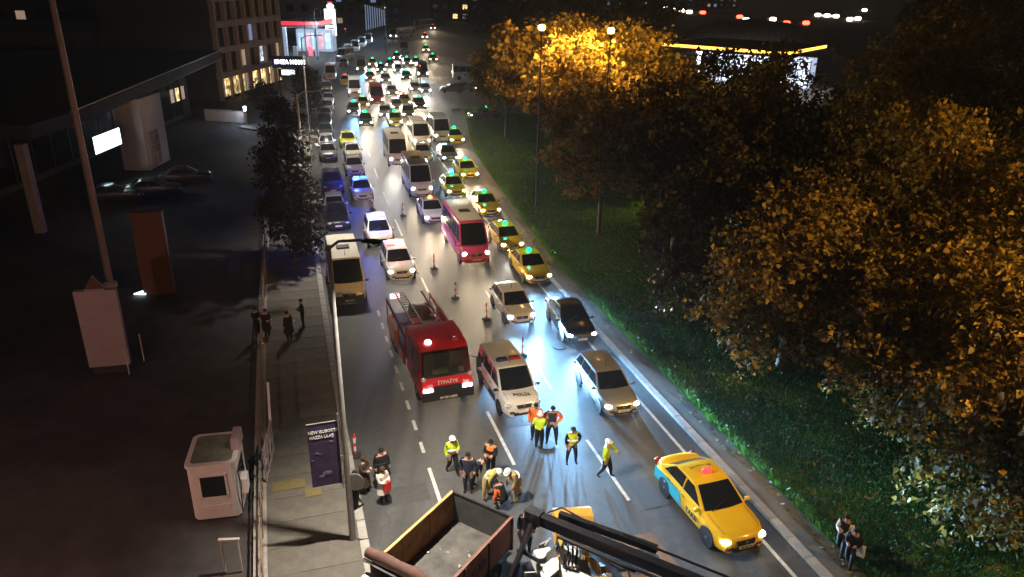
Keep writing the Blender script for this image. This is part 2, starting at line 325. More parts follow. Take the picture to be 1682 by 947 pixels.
# ------------------------------------------------------------------ vehicle kits
def interp(x, pts): return float(np.interp(x, [p[0] for p in pts], [p[1] for p in pts]))
def car_kit(P):
    L, W, H, belt = P['L'], P['W'], P['H'], P['belt']; h = L/2; w0 = W/2
    xa, xb, xc, xd = P['xa'], P['xb'], P['xc'], P['xd']; zb = P.get('zb', .2); hz = P['hood']; fz = P['nose']; tz = P.get('trunk', belt)
    zt = [(-h, tz*.80), (-h+.06, tz*.93), (-h+.22, tz), (xd, max(tz, belt-.02)), (xd+.3, belt), (xa, belt), (xa+.25, belt-(belt-hz)*.35), (min(h-.42, xa+.9), hz), (h-.22, fz+.05), (h-.07, fz-.06), (h, fz-.24)]
    zt = sorted(zt); lo = [(-h, zb+.16), (-h+.25, zb), (h-.4, zb), (h, zb+.03)]
    wp = [(-h, .80), (-h+.10, .90), (-h+.45, .97), (-.2, 1.0), (h-.9, .985), (h-.45, .95), (h-.15, .88), (h, .80)]
    xs = sorted(set(list(np.linspace(-h, h, 30))+[-h+.06, -h+.2, h-.06, h-.14, h-.28, xa, xd]))
    body = MB(); ring = None; vs = []
    for x in xs:
        z0, z1, ww = interp(x, lo), interp(x, zt), w0*interp(x, wp); hh = z1-z0
        half = [(0, z0), (.84*ww, z0), (.955*ww, z0+.05), (.99*ww, z0+.22*hh), (1.0*ww, z0+.50*hh), (.985*ww, z0+.78*hh), (.955*ww, z0+.93*hh), (.88*ww, z1-.006), (.6*ww, z1+.016), (.25*ww, z1+.024), (0, z1+.026)]
        ringp = half+[(-a, b) for a, b in half[-2:0:-1]]; ring = len(ringp)
        for a, b in ringp:
            q = abs(a)/w0; bow = .20*q**3*max(0, (abs(x)-h+.8)/.8)
            vs.append((x-math.copysign(bow, x), a, b))
    n = len(xs); fs = [(i*ring+j, i*ring+(j+1) % ring, (i+1)*ring+(j+1) % ring, (i+1)*ring+j) for i in range(n-1) for j in range(ring)]
    fs += [tuple(range(ring-1, -1, -1)), tuple(range((n-1)*ring, n*ring))]
    body.add(vs, fs)
    # greenhouse hull
    wb, wr = w0*P.get('wb', .915), w0*P.get('wr', .72); zr = H-.03
    bow = P.get('bow', .10); prof = []
    for t in np.linspace(0, 1, 6): prof.append((xa+(xb-xa)*t, belt+(zr-belt)*(t**.92), 'w', t))
    for t in np.linspace(0, 1, 6)[1:]: prof.append((xb+(xc-xb)*t, zr+.035*math.sin(math.pi*t)-(P.get('drop', .05)*t*t), 'r', t))
    zc = prof[-1][1]
    for t in np.linspace(0, 1, 5)[1:]: prof.append((xc+(xd-xc)*t, zc+(tz-.03-zc)*(t**1.05), 'b', t))
    def wid(z): t = max(0, min(1, (z-belt)/(zr-belt))); return wb+(wr-wb)*t**1.15
    ys = np.linspace(-1, 1, 9)
    def hp(k, yv, off=0.0):
        x, z, s, t = prof[k]; ww = wid(z)
        d = bow*(1-yv*yv); 
        if s == 'w': x += d*(1-.5*t)
        if s == 'b': x -= d*.6*t
        zz = z+(.04*(1-yv*yv)*(1 if s == 'r' else (t if s == 'w' else 1-t)))
        return Vector((x, yv*ww, zz))
    hull = MB(); K = len(prof); M = len(ys)
    hv = [hp(k, yv) for k in range(K) for yv in ys]
    hull.add(hv, [(k*M+j, k*M+j+1, (k+1)*M+j+1, (k+1)*M+j) for k in range(K-1) for j in range(M-1)])
    for sgn in (-1, 1):
        top = [hp(k, sgn) for k in range(K)]; bot = [Vector((p.x, sgn*(wb+.004), belt-.05)) for p in top]
        hull.add(top+bot, [(i, i+1, K+i+1, K+i) for i in range(K-1)])
    parts = []
    def part(name, mb, mat, smooth=40, sub=None): parts.append((name, mb.mesh(name, smooth), mat, sub or []))
    merged = MB(); merged.add(body.v, body.f); merged.add(hull.v, hull.f)
    part('body', merged, 'PAINT', 32)
    # panes, a few millimetres proud of the hull
    def pane(k0, k1, y0, y1, e0, e1):
        m = MB(); rows = []; kk = np.linspace(k0+e0, k1-e1, 7); yy = np.linspace(y0, y1, 7)
        for kf in kk:
            k = int(min(K-2, math.floor(kf))); f = kf-k
            for yv in yy: rows.append(hp(k, yv)*(1-f)+hp(k+1, yv)*f)
        a = rows[0]; nrm = (rows[6]-rows[0]).cross(rows[42]-rows[0]).normalized()
        if nrm.dot(Vector((1 if k0 < 5 else -1, 0, .6))) < 0: nrm = -nrm
        m.add([r+nrm*.007 for r in rows], [(i*7+j, i*7+j+1, (i+1)*7+j+1, (i+1)*7+j) for i in range(6) for j in range(6)]); return m
    part('windshield', pane(0, 5, -.90, .90, .12, .35), 'glass', 60)
    if not P.get('blind'): part('rear_window', pane(10, K-1, -.85, .85, .4, .9), 'glass', 60)
    # side windows between pillars
    splits = P['pillars']; tz0, tz1 = .10, .86
    for sgn in (-1, 1):
        for (p0, p1) in splits:
            m = MB(); g = []
            for t in (tz0, .5, tz1):
                z = belt+(zr-belt)*t
                xf = xa+(xb-xa)*(t**(1/.92))-.10; xr = xd+(xc-xd)*t+.10
                if P.get('blind'): xr = max(xr, P['blind'])
                xs0 = min(xf, p0); xs1 = max(xr, p1)
                if xs0 < xs1+.05: xs0 = xs1+.05
                ww = wid(z)+.010
                g += [(xs0, sgn*ww, z), (xs1, sgn*ww, z)]
            m.add(g, [(0, 1, 3, 2), (2, 3, 5, 4)]); part('side_window', m, 'glass', 60)
    # wheels
    r = P['r']
    for x in P['wx']:
        for sgn in (-1, 1):
            yy = sgn*(w0-.095)
            ty = MB().lathe((0, 0, 0), [(r*.62, -.10), (r*.93, -.10), (r, -.07), (r, .07), (r*.93, .10), (r*.62, .10)], 20, axis='y')
            rm = MB(); rm.lathe((0, sgn*.07, 0), [(r*.60, -.015), (r*.64, .015)], 18, axis='y'); rm.lathe((0, sgn*.09, 0), [(r*.16, -.02), (r*.14, .02)], 10, axis='y')
            for q in range(5):
                t = 2*math.pi*q/5; rm.bar((0, sgn*.092, 0), (math.cos(t)*r*.6, sgn*.088, math.sin(t)*r*.6), .03, .06)
            parts.append(('wheel', ty.mesh('wheel', 40), 'rubber', [('rim', rm.mesh('rim', 40), 'rim')], (x, yy, r)))
            ar = MB(); ar.lathe((x, sgn*(w0-.006), r+.01), [(r*1.16, -.02), (r*1.16, .012)], 20, axis='y'); 
            part('wheel_arch', ar, 'trim', 40)
    # lamps, grille, bumper, plate, mirrors
    ly = w0*.70; lz = fz-.12
    for sgn in (-1, 1):
        m = MB().ell((h-.16-P.get('lampback', .06), sgn*ly, lz), (.17, .20, P.get('lamph', .085)), 12, 8, rz=-sgn*.5); part('headlight', m, 'LAMP', 60)
        m = MB().box((h-.08, sgn*w0*.58, zb+.20), (.10, .20, .07)); part('fog_lamp', m, 'trim')
        m = MB().ell((-h+.10, sgn*w0*.78, tz-.16), (.10, .16, .13), 10, 6, rz=sgn*.5); part('taillight', m, 'tail_lens', 60)
        m = MB().ell((xa-.10, sgn*(w0+.09), belt+.06), (.07, .11, .08), 10, 6); m.bar((xa-.08, sgn*(w0-.05), belt+.02), (xa-.1, sgn*(w0+.04), belt+.04), .05); part('mirror', m, 'MIRROR', 60)
        for hx in P.get('handles', []):
            part('door_handle', MB().box((hx, sgn*(w0+.004), belt-.12), (.16, .03, .03)), 'chrome')
    # panel gaps: thin dark ribbons lying on the body sides and bonnet
    def side_pt(x, f, sgn):
        z0, z1, ww = interp(x, lo), interp(x, zt), w0*interp(x, wp); hh = z1-z0
        return Vector((x, sgn*(ww*interp(f, [(0, .955), (.22, .99), (.5, 1.0), (.78, .985), (.93, .955)])+.003), z0+f*hh))
    for sgn in (-1, 1):
        for x in sorted({p for pr in P['pillars'] for p in (pr[0],)} | {P['pillars'][0][0]-.02}, reverse=True)[:4]:
            x = min(x, xa-.05); m = MB(); v = []
            for f in (.08, .22, .5, .78, .92): v += [side_pt(x-.008, f, sgn), side_pt(x+.008, f, sgn)]
            m.add(v, [(2*i, 2*i+1, 2*i+3, 2*i+2) for i in range(4)]); part('door_seam', m, 'ink', 60)
        m = MB(); v = []
        for x in np.linspace(xa+.12, h-.30, 6):
            z1, ww = interp(x, zt), w0*interp(x, wp); v += [(x, sgn*ww*.80, z1+.010), (x, sgn*ww*.785, z1+.012)]
        m.add(v, [(2*i, 2*i+1, 2*i+3, 2*i+2) for i in range(5)]); part('bonnet_seam', m, 'ink', 60)
    gr = MB(); gw = w0*P.get('grw', .78)
    gr.add([(h-.005, -gw*.5, fz-.09), (h-.005, gw*.5, fz-.09), (h+.012, gw*.42, fz-.24), (h+.012, -gw*.42, fz-.24), (h-.2, -gw*.5, fz-.09), (h-.2, gw*.5, fz-.09), (h-.2, gw*.42, fz-.24), (h-.2, -gw*.42, fz-.24)], [(0, 1, 2, 3), (0, 4, 5, 1), (3, 2, 6, 7), (0, 3, 7, 4), (1, 5, 6, 2)])
    part('grille', gr, 'trim')
    part('bumper_intake', MB().box((h-.055, 0, zb+.12), (.14, w0*1.0, .10)), 'trim')
    part('badge', MB().ell((h+.012, 0, fz-.15), (.012, .06, .05), 10, 6), 'chrome', 60)
    part('number_plate', MB().box((h+.02, 0, zb+.24), (.02, .50, .11)), 'plate')
    part('wiper', MB().bar((xa+.02+bow*.8, -.5, belt+.035), (xa-.22+bow, .12, belt+.22), .02), 'trim')
    return dict(parts=parts, P=P)

SED = dict(L=4.5, W=1.78, H=1.47, belt=.93, hood=.86, nose=.74, trunk=.98, xa=.92, xb=.12, xc=-1.0, xd=-1.72, r=.315, wx=(1.38, -1.30), pillars=((.9, -.28), (-.36, -1.5)), handles=(-.15, -1.1))
HAT = dict(L=4.06, W=1.74, H=1.46, belt=.93, hood=.88, nose=.76, trunk=.95, xa=.92, xb=.15, xc=-1.40, xd=-1.88, r=.31, wx=(1.26, -1.24), pillars=((.9, -.22), (-.30, -1.15), (-1.25, -1.8)), handles=(-.1, -.95), drop=.07)
WAG = dict(L=4.25, W=1.74, H=1.45, belt=.92, hood=.86, nose=.74, trunk=.93, xa=.95, xb=.2, xc=-1.75, xd=-2.02, r=.31, wx=(1.3, -1.27), pillars=((.9, -.2), (-.28, -1.12), (-1.22, -1.95)), handles=(-.08, -.95), drop=.06)
SUV = dict(L=4.35, W=1.82, H=1.68, belt=1.06, hood=1.02, nose=.90, trunk=1.05, xa=.98, xb=.25, xc=-1.65, xd=-2.0, r=.345, zb=.26, wx=(1.35, -1.32), pillars=((.9, -.2), (-.28, -1.15), (-1.25, -1.9)), handles=(-.08, -1.0))
MPV = dict(L=4.5, W=1.82, H=1.84, belt=1.06, hood=1.0, nose=.86, trunk=1.05, xa=1.32, xb=.55, xc=-2.02, xd=-2.16, r=.32, zb=.22, wx=(1.40, -1.36), pillars=((1.2, .12), (.02, -1.05), (-1.18, -2.0)), handles=(.2, -.9), wr=.80, lamph=.11)
VAN = dict(L=5.9, W=2.04, H=2.62, belt=1.32, hood=1.18, nose=.98, trunk=1.3, xa=2.28, xb=1.50, xc=-2.84, xd=-2.93, r=.35, zb=.26, wx=(2.05, -1.75), pillars=((2.2, 1.05), (.95, -.35), (-.45, -1.65), (-1.75, -2.8)), handles=(1.1,), wr=.84, wb=.96, bow=.14, lamph=.15, lampback=.10, drop=0)
BUS = dict(L=11.0, W=2.5, H=3.1, belt=1.25, hood=1.23, nose=1.1, trunk=1.2, xa=5.36, xb=5.15, xc=-5.35, xd=-5.46, r=.48, zb=.32, wx=(3.2, -2.8), pillars=tuple((4.9-1.7*i, 3.3-1.7*i) for i in range(6)), wr=.92, wb=.98, bow=.1, lamph=.12, drop=0, lampback=0)
MIN = dict(VAN); MIN.update(L=7.0, H=2.72, xa=2.83, xb=2.05, xc=-3.39, xd=-3.48, wx=(2.55, -2.0), pillars=((2.75, 1.6), (1.5, .1), (0.0, -1.4), (-1.5, -3.3)), handles=(1.7,))
KITS = {k: car_kit(v) for k, v in dict(minibus=MIN, sedan=SED, hatch=HAT, wagon=WAG, suv=SUV, mpv=MPV, van=VAN, bus=BUS).items()}
SIMPLE = {'door_seam', 'bonnet_seam', 'fog_lamp', 'wiper', 'badge', 'door_handle', 'wheel_arch', 'bumper_intake', 'taillight'}
BEAM = dict(warm=((1, .78, .50), 'hl_warm'), cool=((.26, .58, 1.0), 'hl_cool'), white=((1, .95, .86), 'hl_white'))
extras = {}
def ex_mesh(key, mk):
    if key not in extras: extras[key] = mk()
    return extras[key]
def vehicle(kit, name, front, colour, label, cat, light=None, power=1.0, hd=None, extra=None, group=None, scale=1.0, sub=None, far=False, mirror=None):
    k = KITS[kit]; P = k['P']
    a = heading(front[1]) if hd is None else hd
    c = Vector((front[0], front[1], 0))-Vector((math.cos(a), math.sin(a), 0))*P['L']/2*scale
    root = thing(name, label, cat, (c.x, c.y, .002), a, group)
    root.scale = (scale,)*3
    lm = BEAM[light][1] if light in BEAM else ('hl_dim' if light == 'dim' else 'lamp_off')
    for pt in k['parts']:
        if far and pt[0] in SIMPLE: continue
        mat = {'PAINT': 'paint_'+colour, 'LAMP': lm, 'MIRROR': 'paint_'+(mirror or colour)}.get(pt[2], pt[2])
        o = obj(pt[0], pt[1], mat, root)
        if len(pt) > 4: o.location = pt[4]
        if not far:
            for s in pt[3]: obj(s[0], s[1], s[2], o)
    h = P['L']/2; w0 = P['W']/2; lz = P['nose']-.12
    if light in BEAM:
        col = BEAM[light][0]
        if far: low_beam(spot('headlight_beam', (h+.12, 0, lz), (h+26, 0, lz), col, 24000*power, 58, .9, .25, root))
        else:
            for s in (-1, 1): low_beam(spot('headlight_beam', (h+.10, s*w0*.68, lz), (h+28, s*w0*.8, lz), col, 30000*power, 76 if light == 'cool' else 62, .9, .2, root))
    for e in (extra or '').split():
        if e in ('green', 'redsign', 'orangesign', 'offsign'):
            m = ex_mesh('sign', lambda: MB().ell((0, 0, 0), (.10, .20, .21), 12, 6, zmin=-.2).mesh('taxi_sign', 50))
            o = obj('taxi_sign', m, {'green': 'taxi_lamp', 'redsign': 'taxi_lamp_red', 'orangesign': 'taxi_lamp_orange', 'offsign': 'lamp_off'}[e], root); o.location = (P['xb']-.35, 0, P['H']+.06); o.scale = (1.25,)*3 if far else (1,)*3
            if e == 'green' and not far: point('taxi_sign_glow', (P['xb']-.35, 0, P['H']+.35), (.05, 1, .45), 9, .1, root)
        if e in ('bar_blue', 'bar_red', 'bar_off', 'bar_mix'):
            x = P['xb']-.55; z = P['H']+.07
            m = ex_mesh('bar', lambda: MB().box((0, 0, 0), (.28, .52, .11), taper=.86).mesh('light_bar', 40))
            for s, mm in ((1, {'bar_blue': 'beacon_blue', 'bar_red': 'beacon_white', 'bar_off': 'beacon_red_off', 'bar_mix': 'beacon_red'}[e]), (-1, {'bar_blue': 'beacon_blue', 'bar_red': 'beacon_red', 'bar_off': 'beacon_blue_off', 'bar_mix': 'beacon_blue'}[e])):
                o = obj('light_bar', m, mm, root); o.location = (x, s*.30, z)
            obj('light_bar_base', ex_mesh('barb', lambda: MB().box((0, 0, 0), (.22, 1.14, .05)).mesh('light_bar_base')), 'trim', root).location = (x, 0, z-.07)
            if e == 'bar_blue': point('beacon_glow', (x, -.4, z+.45), (.03, .07, 1), 330, .15, root)
            if e == 'bar_red': point('beacon_glow', (x+.1, 0, z+.3), (1, .05, .06), 60, .1, root)
            if e == 'bar_mix': point('beacon_glow', (x+.1, -.3, z+.5), (.03, .07, 1), 420, .1, root)
        if e == 'hatch':
            m = ex_mesh('hatch', lambda: MB().box((0, 0, 0), (.62, .78, .09), taper=.9).mesh('roof_hatch', 30)); obj('roof_hatch', m, 'trim', root).location = (-.2, 0, P['H']+.08)
        if e == 'rack':
            m = ex_mesh('rack', lambda: MB().box((0, 0, 0), (.05, 1.3, .05)).mesh('roof_bar'))
            for q in (-.9, 0, .9): obj('roof_bar', m, 'chrome', root).location = (q-.3, 0, P['H']+.08)
        if e == 'antenna': obj('antenna', ex_mesh('ant', lambda: MB().tube((0, 0, 0), (-.15, 0, .30), .018, .01, 6).mesh('antenna')), 'trim', root).location = (P['xb']-.3, 0, P['H'])
    return root
def side_panel(root, kit, x0, x1, z0, z1, mat, sides=(1, -1), name='side_panel', slant=0.0):
    w0 = KITS[kit]['P']['W']/2
    for s in sides:
        m = MB(); y = s*(w0+.012); m.slab((x0, y, z0), (x1+slant, y, z0), (x1, y, z1), (x0, y, z1), .006); m.build(name, mat, root)
def stripe(root, kit, z0, z1, mat, sides=(1, -1)): side_panel(root, kit, -KITS[kit]['P']['L']*.38, KITS[kit]['P']['L']*.40, z0, z1, mat, sides, 'side_stripe')
YEL = 'yellow'
# --- the near queue
fr = (8.01, 19.82)
t = vehicle('sedan', 'taxi', fr, 'yellow', 'yellow taxi with a teal rear door panel and a red roof lamp, nearest the camera', 'taxi', 'white', .07, hd=math.atan2(-2.75, .98), extra='redsign', scale=1.06)
side_panel(t, 'sedan', -2.0, -.32, .34, .80, 'paint_teal', (-1, 1), slant=.15)
lettering('TAKSI', .26, 'ink', t, (.45, -.902, .50), (R(90), 0, 0)); lettering('34 TBY 64', .19, 'ink', t, (-.62, 0, 1.478), (0, 0, R(90))); lettering('34 TBY 64', .085, 'ink', t, (2.285, 0, .44), (R(90), 0, R(90)))
lettering('34', .12, 'plate', t, (-1.3, -.905, .58), (R(90), 0, 0))
t = vehicle('wagon', 'car', (5.00, 28.20), 'silver', 'silver grey hatchback with warm headlights in the right lane behind the yellow taxi', 'car', 'warm', .22, hd=math.atan2(-2.33, .66), extra='antenna', mirror='grey')
lettering('34 EF 218', .085, 'ink', t, (2.158, 0, .44), (R(90), 0, R(90)))
t = vehicle('mpv', 'police_van', (0.64, 27.97), 'white', 'white police van with POLIS on its bonnet beside the fire truck', 'police van', None, hd=math.atan2(-2.76, .98), extra='bar_off antenna', mirror='black')
lettering('POLİS', .30, 'ink', t, (1.86, 0, 1.075), (0, R(7), R(90))); side_panel(t, 'mpv', -2.0, .9, .30, .66, 'paint_navy', (1, -1), 'side_stripe')
lettering('POLİS', .26, 'plate', t, (-.4, -.93, .48), (R(90), 0, 0))
t = vehicle('sedan', 'car', (3.76, 35.11), 'black', 'glossy black sedan with bright blue-white headlights beside the grass verge', 'car', 'cool', 5.0, hd=math.atan2(-2.46, .60)); lettering('34 KLC 07', .085, 'ink', t, (2.285, 0, .44), (R(90), 0, R(90)))
t = vehicle('hatch', 'car', (0.61, 37.27), 'white', 'white hatchback with blue-white headlights behind the police van', 'car', 'cool', 7.0, hd=math.atan2(-2.6, .78), extra='antenna')
def taxi(px, label, **k):
    return vehicle(k.pop('kit', 'sedan'), 'taxi', px, k.pop('colour', 'yellow'), label, 'taxi', k.pop('light', 'warm'), k.pop('power', .8), extra=k.pop('extra', 'green'), group='taxis in the queue', **k)
taxi((1.74, 43.25), 'yellow taxi with lit green roof lamp, directly behind the black sedan', power=3.2, light='cool')
taxi((0.03, 49.07), 'yellow taxi with lit green roof lamp beside the pink van', kit='hatch', power=.8, light='white')
taxi((-1.76, 57.25), 'yellow taxi with large green roof lamp, just behind the pink van on its verge side', power=.8)
taxi((-4.90, 62.72), 'yellow taxi with green lamp, beside the minibus with the orange tinted roof', power=.8, colour='taxi_green')
taxi((-4.08, 68.64), 'yellow taxi with green lamp by the verge where the edge line bends', power=.8, colour='taxi_green')
t = vehicle('minibus', 'minibus', (-2.38, 46.41), 'magenta', 'pink and purple minibus with warm lamplight painted beige on its roof leading the middle lane', 'minibus', 'warm', 1.0, extra='hatch')
MB().box((-.65, 0, 2.775), (5.2, 1.56, .03), taper=.97).build('roof_light_tint', 'paint_beige', t, 30)  # beige sheet paints warm overhead lamplight onto the roof
side_panel(t, 'minibus', -3.3, 1.5, .42, 1.28, 'paint_purple', (-1, 1)); lettering('34 DM 902', .09, 'ink', t, (3.535, 0, .50), (R(90), 0, R(90))); side_panel(t, 'minibus', -2.6, -.2, 1.10, 1.26, 'plate', (-1,), 'side_lettering_band')
t = vehicle('sedan', 'taxi', (-5.97, 55.08), 'white', 'white sided taxi with a glowing orange roof lamp tucked behind the pink minibus', 'taxi', 'warm', .8, extra='orangesign'); MB().box((-.45, 0, 1.475), (1.0, 1.1, .02)).build('roof_light_tint', 'paint_orange', t)  # orange sheet paints the orange light on the white taxi's roof
t = vehicle('minibus', 'minibus', (-7.85, 62.35), 'white', 'white minibus with orange lamplight tint painted on the front of its roof', 'minibus', 'warm', .9, extra='hatch'); MB().box((1.15, 0, 2.775), (1.5, 1.56, .03), taper=.95).build('roof_light_tint', 'paint_beige', t)  # sheet carries the sodium lamp's tint on the roof front as colour
vehicle('minibus', 'minibus', (-11.43, 73.22), 'white', 'white minibus right behind the one with the orange tinted roof', 'minibus', 'white', .9, extra='hatch')
# --- the left lanes
t = vehicle('van', 'minibus', (-9.33, 39.39), 'cream', 'cream minibus with lights off parked at the kerb beside the lamp post', 'minibus', None, extra='hatch antenna', mirror='black', scale=1.0)
MB().box((2.86, 0, .55), (.24, 1.7, .44)).build('bumper', 'trim', t, 30); lettering('34 FZT 11', .09, 'ink', t, (2.99, 0, .50), (R(90), 0, R(90)))
t = vehicle('suv', 'police_car', (-6.87, 43.29), 'white', 'white police car with red roof light, nose behind the fire truck', 'police car', 'white', .15, extra='bar_red'); stripe(t, 'suv', .45, .75, 'paint_bluegrey')
t = vehicle('suv', 'police_car', (-9.17, 49.29), 'white', 'white police car with red stripe and blue roof light, second behind the fire truck', 'police car', None, extra='bar_mix'); stripe(t, 'suv', .45, .75, 'paint_red'); side_panel(t, 'suv', 1.0, 2.0, .5, .9, 'paint_red')
vehicle('sedan', 'police_car', (-12.66, 60.86), 'white', 'white police sedan with flashing blue roof bar, third behind the fire truck', 'police car', None, extra='bar_blue')
vehicle('sedan', 'car', (-14.99, 69.18), 'white', 'white sedan with lights off, right behind the police sedan with the blue bar', 'car', None)
vehicle('hatch', 'car', (-16.47, 75.62), 'white', 'white hatchback with lights off, second behind the police sedan with the blue bar', 'car', None)
taxi((-18.16, 81.32), 'yellow taxi with its lights off in the police lane behind two white cars', light=None, extra='offsign', colour='taxi_green')
# parked along the left kerb
for px, kit, colr, lab in (((-13.01, 53.15), 'sedan', 'black', 'black sedan parked at the kerb right behind the cream minibus'), ((-13.87, 55.98), 'hatch', 'white', 'white hatchback parked at the kerb, second behind the cream minibus'),
    ((-15.60, 62.76), 'suv', 'navy', 'dark blue off-roader parked at the kerb level with the blue-lit police sedan'), ((-18.91, 75.14), 'sedan', 'grey', 'grey sedan parked at the kerb with a bright reflection on its windscreen'),
    ((-20.22, 79.90), 'hatch', 'silver', 'silver hatchback parked at the kerb beside the unlit yellow taxi'), ((-21.86, 86.28), 'sedan', 'darkgrey', 'dark grey sedan parked at the kerb ahead of a row of parked cars'),
    ((-23.41, 92.48), 'sedan', 'black', 'black sedan in the row parked along the far left kerb'), ((-24.50, 97.39), 'hatch', 'silver', 'light silver hatchback in the row parked along the far left kerb'),
    ((-27.11, 109.89), 'sedan', 'bluegrey', 'blue-grey sedan in the row parked along the far left kerb'), ((-25.65, 103.30), 'hatch', 'darkgrey', 'dark grey hatchback in the row parked along the far left kerb'), ((-29.93, 120.69), 'suv', 'darkgrey', 'dark off-roader parked below the illuminated shop sign')):
    vehicle(kit, 'parked_car', px, colr, lab, 'car', None, group='cars parked along the left kerb', far=px[1] > 95)
vehicle('van', 'parked_van', (-32.76, 135.85), 'white', 'white van parked behind the dark off-roader at the far left kerb', 'van', None, far=True)
vehicle('sedan', 'parked_car', (-34.93, 156.42), 'darkgrey', 'dark sedan parked at the far left kerb beyond the white van', 'car', None, far=True)
vehicle('van', 'parked_van', (-37.84, 166.31), 'pale_blue', 'pale blue van parked before the petrol station', 'van', None, far=True, hd=R(-100))
for i, (px, lab) in enumerate((((-37.91, 175.33), 'white van nearest in the slanted row of vans before the bend'), ((-38.69, 186.72), 'second white van in the slanted row before the bend'), ((-39.25, 197.96), 'third white van in the slanted row before the bend'), ((-39.70, 208.71), 'farthest white van in the slanted row before the bend'))):
    vehicle('van', 'parked_van', px, 'white', lab, 'van', None, far=True, group='row of parked vans')
# --- far queue
FQ = [('sedan', 'car', (-9.18, 75.68), 'silver', 'silver sedan squeezed between the orange tinted minibus and the van with roof bars', 'car', None, ''),
 ('van', 'delivery_van', (-10.18, 82.12), 'white', 'white van with roof bars behind the orange tinted minibus', 'van', 'warm', 'rack'),
 ('sedan', 'car', (-6.47, 75.37), 'bluegrey', 'dark blue sedan with white headlights behind the yellow taxis', 'car', 'cool', ''),
 ('van', 'minibus', (-8.19, 85.26), 'pale_blue', 'pale blue minibus with dazzling blue-white headlights near the junction', 'minibus', 'cool', ''),
 ('sedan', 'taxi', (-6.45, 84.32), 'taxi_green', 'yellow taxi with green lamp beside the dazzling pale blue minibus', 'taxi', 'warm', 'green'),
 ('sedan', 'taxi', (-18.55, 93.78), 'darkgrey', 'dark taxi with green lamp and dazzling warm headlights heading the empty lane', 'taxi', 'warm', 'green'),
 ('sedan', 'taxi', (-21.69, 101.81), 'bluegrey', 'dark taxi with green lamp beside the row of parked cars', 'taxi', 'cool', 'green'),
 ('sedan', 'car', (-17.13, 99.98), 'white', 'white sedan with black windscreen between two dark taxis', 'car', 'cool', ''),
 ('sedan', 'taxi', (-14.94, 94.56), 'taxi_green', 'taxi with green lamp right behind the pale minibus', 'taxi', 'warm', 'green'),
 ('sedan', 'car', (-14.11, 100.31), 'silver', 'silver sedan with warm headlights behind the van with roof bars', 'car', 'warm', ''),
 ('sedan', 'taxi', (-15.96, 110.13), 'taxi_green', 'taxi with a red roof lamp in the middle of the far queue', 'taxi', 'warm', 'redsign'),
 ('van', 'minibus', (-20.07, 110.42), 'red', 'red minibus with dark windscreen in the far queue', 'minibus', 'warm', ''),
 ('van', 'minibus', (-24.76, 117.50), 'white', 'white minibus in the left lane of the far queue', 'minibus', 'white', ''),
 ('sedan', 'taxi', (-29.02, 130.42), 'yellow', 'small yellow taxi with red lamp beside the white minibus of the left lane', 'taxi', None, 'redsign'),
 ('sedan', 'taxi', (-25.88, 136.44), 'orange', 'taxi with green lamp and bright headlights behind the red minibus', 'taxi', 'warm', 'green'),
 ('suv', 'car', (-22.43, 132.52), 'silver', 'silver off-roader with bright headlights behind the white sedan', 'car', 'white', ''),
 ('sedan', 'taxi', (-19.63, 138.20), 'black', 'dark taxi with double green lamp in the far queue', 'taxi', 'warm', 'green'),
 ('sedan', 'taxi', (-29.28, 157.84), 'yellow', 'farthest taxi of the left lane with a green lamp', 'taxi', 'warm', 'green'),
 ('sedan', 'taxi', (-25.61, 157.36), 'grey', 'grey taxi with a green lamp far back in the middle lane', 'taxi', 'warm', 'green'),
 ('suv', 'car', (-22.45, 159.65), 'beige', 'beige car with bright headlights far back in the queue', 'car', 'white', 'green'),
 ('van', 'minibus', (-17.08, 141.63), 'darkgrey', 'dark van by the traffic light at the junction', 'minibus', 'cool', ''),
 ('sedan', 'taxi', (-18.05, 169.12), 'taxi_green', 'taxi with green lamp turning past the dark van at the junction', 'taxi', 'warm', 'green'),
 ('sedan', 'taxi', (-26.94, 230.42), 'yellow', 'distant taxi with red lamp coming round the bend', 'taxi', 'warm', 'redsign'),
 ('sedan', 'taxi', (-28.75, 269.73), 'silver', 'most distant taxi with red lamp beyond the bend', 'taxi', 'warm', 'redsign'),
 ('van', 'minibus', (-26.79, 186.07), 'darkgrey', 'dark minibus far back with its headlights off', 'minibus', None, '')]
